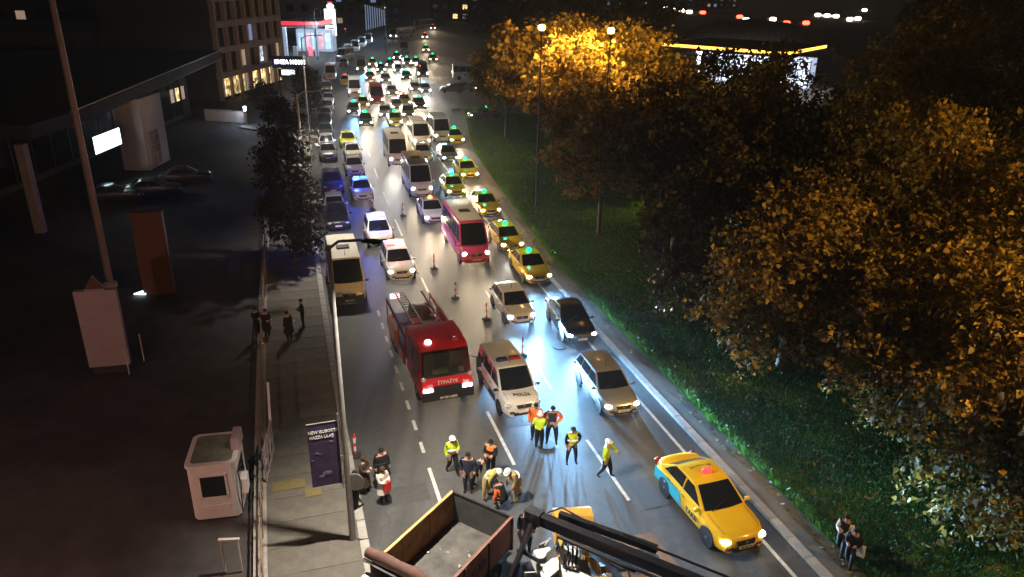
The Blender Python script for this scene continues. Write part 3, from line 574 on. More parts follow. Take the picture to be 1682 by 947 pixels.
FQ += [('hatch', 'car', (-16.47, 105.84), 'white', 'white hatchback tucked behind the taxi with green lamp', 'car', 'white', ''),
 ('sedan', 'car', (-19.21, 119.18), 'silver', 'silver sedan between the red minibus and the red lamp taxi', 'car', 'warm', ''),
 ('sedan', 'taxi', (-13.40, 107.23), 'black', 'black taxi with green lamp beside the silver sedan', 'taxi', 'warm', 'green'),
 ('hatch', 'car', (-16.15, 123.53), 'beige', 'beige hatchback before the traffic light', 'car', 'warm', ''),
 ('sedan', 'taxi', (-26.06, 149.03), 'grey', 'grey taxi with green lamp between two bright taxis', 'taxi', 'white', 'green'),
 ('sedan', 'car', (-22.70, 148.59), 'white', 'white sedan far back beside the dark taxi', 'car', 'white', ''),
 ('sedan', 'taxi', (-20.81, 161.52), 'silver', 'silver taxi with green lamp far back before the dark van', 'taxi', 'warm', 'green'),
 ('van', 'minibus', (-29.44, 147.09), 'white', 'white minibus far back in the left lane', 'minibus', 'cool', ''),
 ('sedan', 'taxi', (-26.34, 171.40), 'darkgrey', 'last taxi with green lamp in the middle lane', 'taxi', 'white', 'green'),
 ('sedan', 'car', (-10.03, 92.25), 'darkgrey', 'dark sedan beside the dazzling pale blue minibus', 'car', 'warm', ''),
 ('hatch', 'taxi', (-21.51, 107.33), 'yellow', 'yellow taxi squeezed behind the dark taxi of the empty lane', 'taxi', 'warm', 'green'),
 ('sedan', 'car', (-14.35, 122.42), 'white', 'white sedan stopped beside the traffic light', 'car', 'white', ''),
 ('sedan', 'taxi', (-22.08, 190.62), 'yellow', 'yellow taxi with green lamp past the junction', 'taxi', 'warm', 'green')]
for kit, nm, px, colr, lab, cat, lt, exx in FQ: vehicle(kit, nm, px, colr, lab, cat, lt, 1.3, extra=exx, far=True, group='vehicles in the far queue')
t = vehicle('sedan', 'taxi', (-6.23, 101.16), 'darkgrey', 'dark taxi standing sideways at the mouth of the side street', 'taxi', 'dim', 0, hd=R(200), extra='green', far=True)
vehicle('bus', 'city_bus', (-35.69, 226.95), 'white', 'white city bus with lit headlights coming round the far bend', 'bus', 'cool', 2.0, far=True, hd=R(-112))
vehicle('bus', 'city_bus', (-34.35, 269.65), 'silver', 'grey unlit bus far behind the white bus', 'bus', None, far=True, hd=R(-110))
vehicle('van', 'delivery_van', (-5.92, 142.44), 'white', 'white delivery van with a red top waiting sideways in the side street', 'van', 'dim', 0, hd=R(10), far=True)
vehicle('sedan', 'car', (-6.50, 127.26), 'silver', 'silver sedan turning out of the side street before the white van', 'car', 'dim', 0, hd=R(5), far=True)
vehicle('hatch', 'car', (-12.45, 125.05), 'maroon', 'maroon hatchback waiting in the junction behind the traffic light', 'car', None, hd=R(185), far=True)

for px, a, lab in (((-27.66, 67.06), 20, 'black sedan parked on the dark forecourt beside the showroom pillar'), ((-28.69, 62.79), 20, 'dark sedan parked on the forecourt left of the black sedan'), ((-31.15, 60.69), 20, 'dark hatchback parked on the forecourt under the glowing sign')): vehicle('sedan', 'parked_car', px, 'black', lab, 'car', None, hd=R(a), group='cars on the forecourt', far=True)
# ------------------------------------------------------------------ fire truck
def xz_loft(m, sects):
    """sects: list of (x, halfwidth_low, z_low, halfwidth_high, z_high) -> closed box loft along x"""
    v = []
    for x, wl, zl, wh, zh in sects: v += [(x, -wl, zl), (x, wl, zl), (x, wh, zh), (x, -wh, zh)]
    n = len(sects); f = [(4*i+j, 4*i+(j+1) % 4, 4*i+4+(j+1) % 4, 4*i+4+j) for i in range(n-1) for j in range(4)]
    f += [(3, 2, 1, 0), tuple(range(4*n-4, 4*n))]; m.add(v, f); return m
pm('red_lacquer', (.60, .008, .02), rough=.35, var=.1, scale=1.2, coat=.4)
pm('pink_red', (.70, .06, .10), rough=.5, var=.15); pm('steel_dark', (.05, .05, .055), rough=.5, metal=.6, var=.3); pm('steel_green', (.16, .19, .17), rough=.55, metal=.3, var=.2)
pm('ochre_dark', (.20, .10, .03), rough=.7, var=.3); pm('brown_tarp', (.10, .045, .03), rough=.8, var=.3, scale=3, bump=.4); pm('hivis_green', (.25, .60, .05), rough=.8)
def wheel(root, x, y, r, wd=.26):
    s = 1 if y > 0 else -1
    ty = MB().lathe((0, 0, 0), [(r*.6, -wd/2), (r*.94, -wd/2), (r, -wd*.35), (r, wd*.35), (r*.94, wd/2), (r*.6, wd/2)], 22, axis='y')
    o = ty.build('wheel', 'rubber', root, 40); o.location = (x, y, r)
    rm = MB(); rm.lathe((0, s*wd*.3, 0), [(r*.58, -.03), (r*.6, .04)], 18, axis='y'); rm.lathe((0, s*wd*.42, 0), [(r*.25, -.05), (r*.2, .06)], 10, axis='y'); rm.build('rim', 'rim', o, 40)
ff = (-2.76, 28.88); fa = R(-70)
c = Vector((ff[0], ff[1], 0))-Vector((math.cos(fa), math.sin(fa), 0))*4.1
T = thing('fire_truck', 'red fire truck with an open rear deck and lit headlights beside the police van', 'fire truck', (c.x, c.y, 0.002), fa)
m = MB(); xz_loft(m, [(1.0, 1.18, .62, 1.10, 2.80), (1.9, 1.19, .62, 1.10, 2.86), (3.35, 1.19, .62, 1.08, 2.82), (3.62, 1.19, .62, 1.06, 2.70), (3.95, 1.19, .62, 1.12, 1.52), (4.08, 1.17, .66, 1.14, 1.36)])
m.f.remove((4*3+2, 4*3+3, 4*3+7, 4*3+6)); m.build('cab', 'red_lacquer', T, 25)
MB().box((2.4, 0, 1.28), (2.6, 2.1, .1)).build('cab_floor', 'trim', T)
for s in (-.6, .6): MB().box((2.9, s, 1.75), (.30, .55, .9), taper=.8).build('seat', 'steel_green', T, 30)
MB().box((3.62, 0, 1.42), (.5, 2.05, .2)).build('dashboard', 'trim', T, 30)
MB().tube((3.45, .6, 1.62), (3.38, .6, 1.66), .2, n=16).build('steering_wheel', 'rubber', T, 40)
MB().slab((3.668, -.97, 2.58), (3.668, .97, 2.58), (3.965, 1.02, 1.56), (3.965, -1.02, 1.56), .01).build('windshield', 'glass_thin', T)
for s in (-1, 1):
    for x0, x1 in ((3.45, 2.5), (2.3, 1.25)):
        MB().slab((x0, s*1.185, 1.55), (x1, s*1.185, 1.55), (x1, s*1.125, 2.5), (x0-.12, s*1.125, 2.5), .012).build('side_window', 'glass_clear', T)
    o = MB().box((4.07, s*.90, .95), (.12, .40, .24)).build('headlight', 'hl_white', T, 30)
    MB().box((4.085, s*.55, .92), (.06, .24, .07)).build('running_light', 'hl_dim', T)
    MB().tube((3.9, s*1.1, 2.35), (4.05, s*1.42, 2.3), .022).build('mirror_arm', 'trim', T); MB().box((4.04, s*1.45, 2.05), (.10, .22, .48)).build('mirror', 'trim', T, 30)
    low_beam(spot('headlight_beam', (4.2, s*.9, .95), (28, s*.9, .95), (1, .93, .80), 8000, 80, .8, .25, T))
    MB().ell((3.95, s*1.06, 1.50), (.10, .12, .13), 10, 6).build('side_lamp', 'lamp_off', T, 60)
MB().box((4.10, 0, .72), (.16, 2.36, .46)).build('bumper', 'trim', T, 30)
MB().box((4.10, 0, 1.05), (.06, 1.30, .22)).build('grille', 'steel_dark', T)
MB().box((4.19, 0, .62), (.03, .95, .16)).build('number_plate', 'ink', T); lettering('34 GH 6494', .16, 'plate', T, (4.215, 0, .62), (R(90), 0, R(90)))
lettering('İTFAİYE', .22, 'plate', T, (4.10, 0, 1.33), (R(90), 0, R(90)), 1.15); lettering('110', .20, 'plate', T, (4.10, -.80, 1.22), (R(90), 0, R(90)), .8); lettering('İBB', .20, 'plate', T, (4.10, .82, 1.22), (R(90), 0, R(90)), .9)
for y, mm in ((-.62, 'hl_dim'), (.62, 'beacon_red_off')): MB().ell((3.1, y, 2.86), (.16, .16, .15), 12, 6, zmin=0).build('beacon', mm, T, 50)
MB().box((3.86, 0, 1.585), (.10, 1.5, .05)).build('dashboard_rail', 'trim', T); MB().box((3.62, -.1, 1.62), (.25, .45, .22)).build('safety_vest', 'hivis_green', T)
MB().box((3.60, -.45, 1.60), (.2, .22, .16)).build('paper_pile', 'plate', T); MB().box((3.6, .75, 1.6), (.18, .22, .16)).build('paper_pile', 'plate', T)
# rear deck and its load
MB().box((-1.5, 0, .78), (5.0, .9, .3)).build('chassis', 'steel_dark', T); MB().box((-1.55, 0, 1.12), (4.95, 2.36, .12)).build('deck', 'steel_dark', T)
MB().box((.78, 0, 1.9), (.20, 2.30, 1.5)).build('bulkhead', 'red_lacquer', T)
for s in (-1, 1):
    for k, x in enumerate((-.05, -1.35, -2.65)): MB().box((x-.1, s*1.17, .78), (1.15, .10, .62)).build('locker_door', 'red_lacquer' if k != 1 else 'paint_maroon', T, 30)
    MB().bar((.7, s*1.16, 2.1), (-4.0, s*1.16, 2.1), .07, .16).build('side_rail', 'red_lacquer' if s > 0 else 'brown_tarp', T)
    for x in (.6, -.9, -2.4, -3.9): MB().bar((x, s*1.16, 1.15), (x, s*1.16, 2.08), .06).build('stanchion', 'brown_tarp', T)
    MB().box((-1.6, s*1.32, 1.55), (1.9, .22, .55)).build('hose_locker', 'red_lacquer' if s > 0 else 'paint_orange', T, 30)
lm = MB()
for s in (-.22, .22): lm.bar((.9, -.55+s, 2.75), (-4.1, -.45+s, 2.35), .05, .09)
lm.build('ladder_rail', 'steel_green', T)
for k in range(14): MB().bar((.7-.35*k, -.78, 2.73-.028*k), (.7-.35*k, -.30, 2.73-.028*k), .035).build('ladder_rung', 'steel_green', T)
MB().lathe((-2.4, .35, 1.2), [(.75, 0), (.80, .35), (.62, .75), (.35, .95), (.1, 1.0)], 12, 1.0, .8).build('equipment_cover', 'brown_tarp', T, 50)
MB().tube((-3.2, -.1, 1.6), (-3.2, .9, 1.6), .36, n=14).build('hose_reel', 'ochre_dark', T, 40)
MB().box((-.5, .45, 1.6), (1.2, 1.1, .75), taper=.85).build('pump_box', 'steel_green', T, 30); MB().box((.25, -.5, 2.55), (.6, .55, .35), taper=.8).build('ladder_pivot', 'pink_red', T, 30)
MB().path([(.3, .3, 2.2), (-.3, .7, 2.35), (-1.0, .55, 2.2), (-1.6, .8, 2.1)], .08).build('hose', 'pink_red', T, 60); MB().bar((-.2, .9, 2.05), (-4.0, .75, 2.3), .10).build('crane_arm', 'ochre_dark', T)
MB().box((-4.0, -.7, 2.2), (.18, .5, .22)).build('rear_lamp_box', 'beacon_white', T)
for x in (3.0, -1.9, -2.95):
    for s in (-1, 1): wheel(T, x, s*1.05, .48)

# ------------------------------------------------------------------ tipper lorry in the foreground
pm('ochre_paint', (.24, .115, .025), rough=.65, var=.4, scale=2.0, bump=.3, col2=(.38, .20, .05)); pm('worn_steel', (.07, .064, .058), rough=.6, metal=.25, var=.45, scale=1.3, bump=.3, col2=(.15, .14, .125))
pm('rust_panel', (.20, .075, .05), rough=.7, var=.35, scale=2.5, bump=.4, col2=(.27, .12, .09)); pm('rim_ochre', (.46, .30, .10), rough=.6, var=.3, scale=3); pm('grey_gate', (.085, .09, .085), rough=.7, var=.25, scale=2, bump=.2); pm('purple_panel', (.17, .09, .22), rough=.6, var=.2)
ta = math.atan2(-.853, -.523); tc = Vector((-.84, 19.51, 0))+Vector((-.523, -.853, 0))*1.98
D = thing('tipper_lorry', 'tipper lorry with an empty ochre sided bed standing askew in the foreground', 'lorry', (tc.x, tc.y, 0.002), ta)
hb, hw, z0, z1 = 1.98, 1.15, 1.15, 2.22
MB().box((0, 0, z0-.06), (2*hb, 2*hw, .12)).build('bed_floor', 'worn_steel', D)
for s, mat_in in ((-1, 'ochre_paint'), (1, 'rust_panel')):
    for k in range(3):
        x0 = -hb+k*2*hb/3+.015; x1 = x0+2*hb/3-.03
        MB().box(((x0+x1)/2, s*(hw-.02), (z0+z1)/2), (x1-x0, .045, z1-z0)).build('side_board', 'ochre_paint', D)
        if s > 0: MB().box(((x0+x1)/2, s*(hw+.012), (z0+z1)/2), (x1-x0-.08, .016, z1-z0-.12)).build('side_panel', ('rust_panel', 'rust_panel', 'purple_panel')[k], D)
    for k in range(4):
        x = -hb+.05+k*(2*hb-.1)/3; MB().bar((x, s*(hw+.035), z0-.15), (x, s*(hw+.035), z1+.02), .09, .07).build('stake', 'rust_panel', D)
    MB().bar((-hb, s*hw, z1+.03), (hb, s*hw, z1+.03), .09, .06).build('top_rail', 'rim_ochre' if s < 0 else 'rust_panel', D)
MB().box((-hb+.02, 0, (z0+z1)/2), (.05, 2*hw-.1, z1-z0)).build('tailgate', 'grey_gate', D); MB().bar((-hb+.02, -hw, z1+.035), (-hb+.02, hw, z1+.035), .07, .06).build('tailgate_rail', 'steel_dark', D)
MB().box((hb-.02, 0, 1.95), (.06, 2*hw-.08, 1.7)).build('headboard', 'brown_tarp', D)
MB().path([(hb+.12, -1.15, 2.80), (hb+.14, -.6, 2.86), (hb+.12, 0, 2.84), (hb+.13, .6, 2.87), (hb+.12, 1.15, 2.80)], [.15, .19, .17, .20, .14], 10).build('rolled_tarpaulin', 'brown_tarp', D, 60)
MB().bar((hb+.30, -1.15, 2.68), (hb+.30, 1.12, 2.68), .06, .08).build('tarpaulin_rail', 'chrome', D)
xz = MB(); xz_loft(xz, [(hb+.35, 1.05, .6, 1.0, 2.35), (hb+1.5, 1.05, .6, .98, 2.40), (hb+1.75, 1.05, .6, .95, 2.25), (hb+2.1, 1.04, .6, 1.02, 1.4)]); xz.build('cab', 'paint_white', D, 25)
MB().slab((hb+1.815, -.88, 2.16), (hb+1.815, .88, 2.16), (hb+2.085, .95, 1.46), (hb+2.085, -.95, 1.46), .012).build('windshield', 'glass', D)
MB().box((0, 0, .75), (5.2, .85, .28)).build('chassis', 'steel_dark', D)
for x in (-1.2, hb+1.2):
    for s in (-1, 1): wheel(D, x, s*.92, .42)
deb = MB()
for k in range(26):
    deb.box((random.uniform(-1.7, 1.7), random.uniform(-.95, .95), z0+.012), (random.uniform(.03, .16), random.uniform(.03, .12), random.uniform(.015, .05)), rz=random.uniform(0, 3))
deb.build('rubble', 'concrete', D)
lettering('KAR', .42, 'ink', D, (-.1, hw+.045, 1.66), (R(90), 0, R(180)))

# ------------------------------------------------------------------ loader and crane boom in the foreground
pm('scrap_white0', (.6, .6, .58), rough=.5, var=.2); pm('loader_yellow', (.58, .30, .04), rough=.5, var=.25, scale=2, coat=.2, bump=.2); pm('boom_black', (.022, .020, .024), rough=.45, metal=.3, var=.3)
B = thing('backhoe_loader', 'ochre backhoe loader with raised bucket and white bonnet under the black boom', 'loader', (2.2, 15.6, 0.002), R(96))
bk = MB(); n = 8; prof = [(.75*math.cos(a)*.8, .62*math.sin(a)) for a in np.linspace(R(-60), R(200), n)]
v = [];
for s in (-.62, .62): v += [(q[0], s, q[1]) for q in prof]+[(q[0]*.93, s, q[1]*.93) for q in prof]
f = [(i, i+1, 2*n+i+1, 2*n+i) for i in range(n-1)]+[(n+i, 3*n+i, 3*n+i+1, n+i+1) for i in range(n-1)]+[(0, 2*n, 3*n, n), (n-1, 2*n-1, 4*n-1, 3*n-1)]
bk.add(v, f)
for s in (-.62, .62): bk.add([(q[0], s, q[1]) for q in prof], [tuple(range(n))])
o = bk.build('bucket', 'loader_yellow', B, 30); o.location = (4.0, -.35, 1.35); o.rotation_euler = (0, R(-25), 0)
for k in range(5): MB().box((4.46, -.35-.5+.25*k, .80), (.16, .07, .04), ry=.4).build('bucket_tooth', 'steel_dark', B)
for s in (-.45, .45): MB().bar((3.7, -.35+s, 1.4), (1.9, s*.9, 1.9), .14, .22).build('lift_arm', 'loader_yellow', B); MB().tube((3.3, -.3+s*.7, 1.1), (1.9, s*.8, 1.2), .05).build('hydraulic_ram', 'chrome', B, 40)
MB().box((1.0, 0, 1.05), (2.2, 1.15, .8), taper=.92).build('chassis', 'loader_yellow', B, 30); MB().box((1.35, 0, 1.62), (1.5, .95, .34), taper=.86).build('bonnet', 'paint_white', B, 30)
MB().box((2.3, .75, 1.35), (1.1, .62, .5), taper=.85, rz=.2).build('mudguard', 'paint_white', B, 30); MB().box((2.1, .05, 1.7), (1.0, .6, .3), taper=.85, rz=-.15).build('engine_cover', 'paint_white', B, 30); MB().slab((2.6, .35, 1.85), (1.5, .5, 1.9), (1.4, 1.0, 1.5), (2.5, .95, 1.4), .03).build('side_cover', 'scrap_white0', B)
MB().bar((2.9, -.55, 1.0), (1.2, -.75, 2.1), .16, .2).build('guard_rail', 'loader_yellow', B); MB().bar((2.7, -.8, .9), (1.0, -.95, 1.6), .12, .2).build('guard_rail', 'loader_yellow', B)
for q in range(5): MB().path([(2.7-.1*q, -.3+.2*q, 1.5), (2.4, -.2+.15*q, 2.1), (1.6, .0+.1*q, 2.0)], .03, 6).build('hydraulic_hose', 'rubber', B, 60)
MB().tube((1.7, .3, 1.75), (1.7, .3, 2.35), .06).build('exhaust', 'steel_dark', B, 40)
for x in (.15, -1.0):
    for s in (-.6, .6): MB().bar((x, s, 1.2), (x, s*.92, 2.75), .07).build('cab_post', 'boom_black', B)
MB().box((-.42, 0, 2.80), (1.35, 1.30, .10), taper=.9).build('cab_roof', 'loader_yellow', B, 30)
MB().box((-.42, 0, 1.05), (1.3, 1.2, .5)).build('cab_floor', 'steel_dark', B); MB().box((-.5, 0, 1.55), (.5, .5, .5)).build('seat', 'trim', B, 30)
for s in (-1, 1): MB().slab((.12, s*.60, 1.4), (-.98, s*.60, 1.4), (-.98, s*.56, 2.65), (.12, s*.56, 2.65), .01).build('cab_window', 'glass_clear', B)
for x, r in ((1.75, .40), (-.55, .62)):
    for s in (-1, 1): wheel(B, x, s*.86, r, .34)
K = thing('crane_boom', 'long black knuckle boom with silver edge reaching over the loader to the lower right', 'crane boom', (5.6, 14.6, 0.002), 0)
def kp(x, y, z): return (x-5.6, y-14.6, z)
MB().bar(kp(.75, 18.15, 2.95), kp(6.2, 14.9, 3.0), .26, .34).build('outer_boom', 'boom_black', K); MB().bar(kp(1.55, 18.0, 3.12), kp(4.2, 16.5, 3.22), .16, .22).build('inner_boom', 'boom_black', K)
MB().bar(kp(3.3, 16.95, 3.31), kp(6.1, 15.25, 3.33), .05, .05).build('edge_rail', 'chrome', K); MB().tube(kp(1.5, 17.5, 2.75), kp(3.6, 16.2, 2.72), .07).build('hydraulic_ram', 'boom_black', K, 40)
MB().tube(kp(3.2, 16.4, 2.78), kp(4.6, 15.6, 2.8), .045).build('ram_rod', 'chrome', K, 40)
MB().box(kp(.80, 18.12, 2.95), (.5, .34, .42), rz=-.54).build('knuckle', 'steel_dark', K, 30); MB().tube(kp(.70, 17.95, 2.98), kp(.95, 18.35, 2.98), .09).build('pivot_pin', 'chrome', K, 40); MB().bar(kp(.8, 18.1, 2.9), kp(.15, 17.4, 1.3), .12, .16).build('grab_arm', 'boom_black', K); MB().path([kp(.6, 18.1, 2.9), kp(.35, 18.0, 2.4), kp(.55, 17.7, 1.9), kp(.95, 17.5, 1.8)], .06, 8).build('hose_loop', 'boom_black', K, 60)
MB().box(kp(6.0, 15.0, 1.5), (.55, .55, 3.0)).build('column', 'steel_dark', K, 30); MB().box(kp(6.0, 15.0, .25), (1.6, 1.2, .5)).build('base', 'steel_dark', K, 30)
MB().path([kp(1.2, 18.0, 3.2), kp(1.6, 17.8, 3.55), kp(2.3, 17.4, 3.4), kp(2.9, 17.1, 3.3)], .03, 6).build('hydraulic_hose', 'rubber', K, 60)
MB().path([kp(3.4, 16.2, 2.7), kp(3.5, 15.9, 2.3), kp(3.2, 15.7, 2.2), kp(3.0, 15.9, 2.6)], .03, 6).build('hydraulic_hose', 'rubber', K, 60)
# twisted wreckage between the lorry and the loader
pm('scrap_white', (.55, .55, .56), rough=.5, metal=.2, var=.25)
W_ = thing('scrap_frame', 'tangle of black and white bent metal frame beside the lorry tailgate', 'wreckage', (.85, 18.6, 0.002), 0)
rr = random.Random(3)
for k in range(7):
    p = Vector((rr.uniform(-.5, .45), rr.uniform(-.9, .6), rr.uniform(.1, .5))); q = p+Vector((rr.uniform(-.3, .4), rr.uniform(-.5, .5), rr.uniform(.4, 1.2)))
    MB().path([p, (p+q)/2+Vector((rr.uniform(-.15, .15), 0, .1)), q], .035, 6).build('bent_tube', 'boom_black' if k % 2 else 'scrap_white', W_, 60)
for k in range(4):
    p = Vector((rr.uniform(-.4, .4), rr.uniform(-.8, .5), rr.uniform(.5, 1.0))); MB().box(p, (rr.uniform(.3, .5), .04, rr.uniform(.3, .6)), rz=rr.uniform(0, 3), rx=rr.uniform(-.5, .5)).build('crumpled_panel', 'scrap_white' if k % 2 else 'boom_black', W_)
MB().box((-.05, -.2, .12), (1.1, 1.5, .2)).build('skid', 'boom_black', W_)
# flat brown patch added on the road under the boom
surf('patch_brown', (.16, .09, .045), (.24, .14, .07), .75, 1.5, .3, .55)
PL = MB(); PL.prism([(3.1, 20.4), (5.05, 20.9), (6.6, 17.2), (3.2, 16.0)], .006, .03); PL.build('brown_patch', 'patch_brown', label='flat brown patch with dark oil stains on the road under the black boom', cat='sheet')
st = MB(); rs_ = random.Random(5)
poly = [(4.25+math.cos(a)*(.62+.25*rs_.random())*1.1, 19.55+math.sin(a)*(.35+.2*rs_.random())*1.25) for a in np.linspace(0, 2*math.pi, 22)[:-1]]
st.prism(poly, .031, .035); st.build('oil_stain', pm('oil', (.022, .015, .01), rough=.5, var=.3), label='dark oil stain spread on the brown patch', cat='oil stain')

# ------------------------------------------------------------------ people
for nme, colr in dict(skin=(.42, .24, .17), navy=(.018, .022, .045), black=(.010, .010, .012), hivis=(.55, .75, .04), orange=(.80, .17, .03), red_c=(.55, .02, .03), tan=(.36, .28, .13), browncoat=(.05, .03, .02), whitecoat=(.60, .56, .50), hair=(.012, .009, .008), dullyellow=(.40, .38, .10), helmet=(.75, .75, .72), shoe=(.012, .012, .012), trousers=(.02, .02, .026), grey_c=(.10, .10, .11), silver_band=(.6, .6, .6)).items():
    pm('cloth_'+nme, colr, rough=.85 if nme not in ('helmet', 'skin') else .4, var=.18, scale=14, spec=.3)
def person(px, face, label, top='black', legs='trousers', head='hair', arms='down', pose='stand', bend=0.0, bulk=0.0, h=1.75, coat=None, band=None, bag=None, sleeves=None):
    """one skinned body standing at px, facing angle face"""
    bulk += .022; J = {}; J['pelvis'] = (0, 0, .95); J['waist'] = (.01, 0, 1.10); J['chest'] = (.02, 0, 1.32); J['neck'] = (.02, 0, 1.48); J['head'] = (.04, 0, 1.585); J['crown'] = (.035, 0, 1.685)
    for s, q in ((1, 'l'), (-1, 'r')):
        J['sh'+q] = (0, s*.185, 1.405)
        A = {'down': ((-.03, s*.245, 1.13), (.05, s*.24, .90), (.08, s*.235, .81)), 'hip': ((-.10, s*.36, 1.18), (.04, s*.20, 1.02), (.09, s*.15, 1.0)), 'front': ((.06, s*.24, 1.14), (.26, s*.10, 1.12), (.33, s*.05, 1.13)),
             'point': ((.22, s*.22, 1.28), (.42, s*.20, 1.10), (.50, s*.2, 1.05)), 'phone': ((.05, s*.25, 1.15), (.22, s*.14, 1.32), (.24, s*.09, 1.40)), 'reach': ((.15, s*.22, 1.16), (.38, s*.16, 1.02), (.46, s*.14, .98)), 'back': ((-.08, s*.26, 1.15), (-.14, s*.10, 1.0), (-.14, s*.02, .98))}
        mode = arms if isinstance(arms, str) else arms[0 if s > 0 else 1]
        J['el'+q], J['wr'+q], J['ha'+q] = A[mode]
        J['hp'+q] = (0, s*.10, .90)
        if pose == 'walk': kx, ax = (.18, .22) if s > 0 else (-.02, -.28)
        elif pose == 'wide': kx, ax = .02, -.01
        else: kx, ax = .03, -.02
        dy = .17 if pose == 'wide' else .105
        J['kn'+q] = (kx, s*dy, .49); J['an'+q] = (ax, s*(dy+.01), .09); J['to'+q] = (ax+.16, s*(dy+.03), .045)
        if pose == 'crouch': J['kn'+q] = (.38, s*.16, .52); J['an'+q] = (.12, s*.15, .09); J['to'+q] = (.28, s*.17, .045)
    off = Vector((0, 0, 0))
    if pose == 'crouch':
        off = Vector((-.05, 0, -.40))
        for k in list(J):
            if k[:2] not in ('kn', 'an', 'to'): J[k] = tuple(Vector(J[k])+off)
    if bend:
        pv_ = Vector(J['pelvis']); Rm = Matrix.Rotation(bend, 3, 'Y')
        for k in list(J):
            if k in ('waist', 'chest', 'neck', 'head', 'crown') or k[:2] in ('sh', 'el', 'wr', 'ha'):
                J[k] = tuple(pv_+Rm @ (Vector(J[k])-pv_))
    E_ = [('pelvis', 'waist', 'top'), ('waist', 'chest', 'top'), ('chest', 'neck', 'top'), ('neck', 'head', 'skin'), ('head', 'crown', 'skin')]
    for q in 'lr': E_ += [('chest', 'sh'+q, 'top'), ('sh'+q, 'el'+q, 'slv'), ('el'+q, 'wr'+q, 'slv'), ('wr'+q, 'ha'+q, 'skin'), ('pelvis', 'hp'+q, 'legs'), ('hp'+q, 'kn'+q, 'legs'), ('kn'+q, 'an'+q, 'legs'), ('an'+q, 'to'+q, 'shoe')]
    rad = dict(pelvis=.145, waist=.135, chest=.155, neck=.058, head=.092, crown=.075, sh=.078, el=.056, wr=.042, ha=.038, hp=.105, kn=.068, an=.048, to=.042)
    names = list(J); me = bpy.data.meshes.new('body'); me.from_pydata([J[k] for k in names], [(names.index(a), names.index(b)) for a, b, _ in E_], [])
    o = bpy.data.objects.new('tmp', me); COL.objects.link(o)
    md = o.modifiers.new('skin', 'SKIN'); md.use_smooth_shade = True; o.modifiers.new('sub', 'SUBSURF').levels = 1
    for i, k in enumerate(names):
        r = rad.get(k, rad.get(k[:2], .06)); 
        if k in ('waist', 'chest', 'pelvis') or k[:2] in ('sh', 'el', 'hp', 'kn', 'wr'): r += bulk*(1 if k in ('waist', 'chest', 'pelvis') else .6)
        sv = me.skin_vertices[0].data[i]; sv.radius = (r, r*.82 if k in ('chest', 'waist') else r); sv.use_root = (k == 'pelvis')
    dg = bpy.context.evaluated_depsgraph_get(); bm_ = bpy.data.meshes.new_from_object(o.evaluated_get(dg)); bpy.data.objects.remove(o)
    mats = dict(top='cloth_'+top, slv='cloth_'+(sleeves or top), legs='cloth_'+legs, skin='cloth_skin', shoe='cloth_shoe'); idx = {k: i for i, k in enumerate(mats)}
    bm_.materials.clear()
    for k in mats: bm_.materials.append(MATS[mats[k]])
    segs = [(Vector(J[a]), Vector(J[b]), tg) for a, b, tg in E_]
    for p in bm_.polygons:
        best = None; cc = p.center
        for a, b, tg in segs:
            ab = b-a; tt = max(0, min(1, (cc-a).dot(ab)/ab.length_squared)); d = (a+ab*tt-cc).length
            if tg == 'skin': d -= .03
            if best is None or d < best[0]: best = (d, tg)
        p.material_index = idx[best[1]]
    root = thing('person', label, 'person', (px[0], px[1], .004), face); root.scale = (h/1.75,)*3
    b = bpy.data.objects.new('body', bm_); COL.objects.link(b); b.parent = root
    hd = Vector(J['head']); cr = Vector(J['crown']); dirv = (cr-hd).normalized(); tilt = math.atan2(dirv.x, dirv.z)
    cpos = hd+dirv*.06
    if head in ('helmet', 'yellow_helmet'):
        mm = MB().ell((0, 0, 0), (.135, .120, .115), 14, 7, zmin=-.1); mm.lathe((.02, 0, -.015), [(.15, -.01), (.15, .01)], 14, 1.1, .9); x = mm.build('helmet', 'cloth_helmet', root, 50)
    elif head == 'cap':
        mm = MB().ell((0, 0, .01), (.115, .105, .09), 12, 6, zmin=0); mm.box((.12, 0, .01), (.12, .14, .015)); x = mm.build('cap', 'cloth_black', root, 50)
    elif head == 'scarf':
        x = MB().ell((-.02, 0, -.02), (.118, .112, .14), 12, 8).build('headscarf', 'cloth_browncoat', root, 60)
    else:
        x = MB().ell((-.012, 0, -.005), (.108, .098, .105), 12, 7, zmin=-.25).build('hair', 'cloth_hair', root, 60)
    x.location = cpos; x.rotation_euler = (0, tilt, 0)
    fc = MB(); fp = hd+Matrix.Rotation(tilt, 3, 'Y') @ Vector((.092, 0, -.005)); fc.ell(fp, (.022, .016, .026), 8, 6); fc.build('nose', 'cloth_skin', root, 60)
    if coat: 
        mm = MB().lathe((0, 0, 0), [(.175+bulk, 1.15), (.19+bulk, .95), (.22+bulk, .70), (.25+bulk, .55 if coat != 'long' else .38)], 14, .85, 1.05); mm.build('coat_skirt', 'cloth_'+top, root, 60)
    if band:
        Rm = Matrix.Rotation(bend, 3, 'Y'); mm = MB().lathe((0, 0, 0), [(.172+bulk, -.025), (.175+bulk, .025)], 16, .92, 1.12); q = mm.build('reflective_band', 'cloth_silver_band', root, 60); q.location = Vector(J['pelvis'])+Rm @ Vector((.01, 0, .20)); q.rotation_euler = (0, bend, 0)
    if bag: MB().box((bag[0], bag[1], bag[2]), (.14, .30, .42), taper=.8).build('bag', 'cloth_'+bag[3], root, 30)
    return root
UP, DN = R(90), R(-90)
person((-2.19, 24.09), R(-60), 'officer in yellow jacket and white helmet walking beside the man in navy', 'hivis', 'black', 'helmet', ('front', 'down'), 'walk', bulk=.02, band=1)
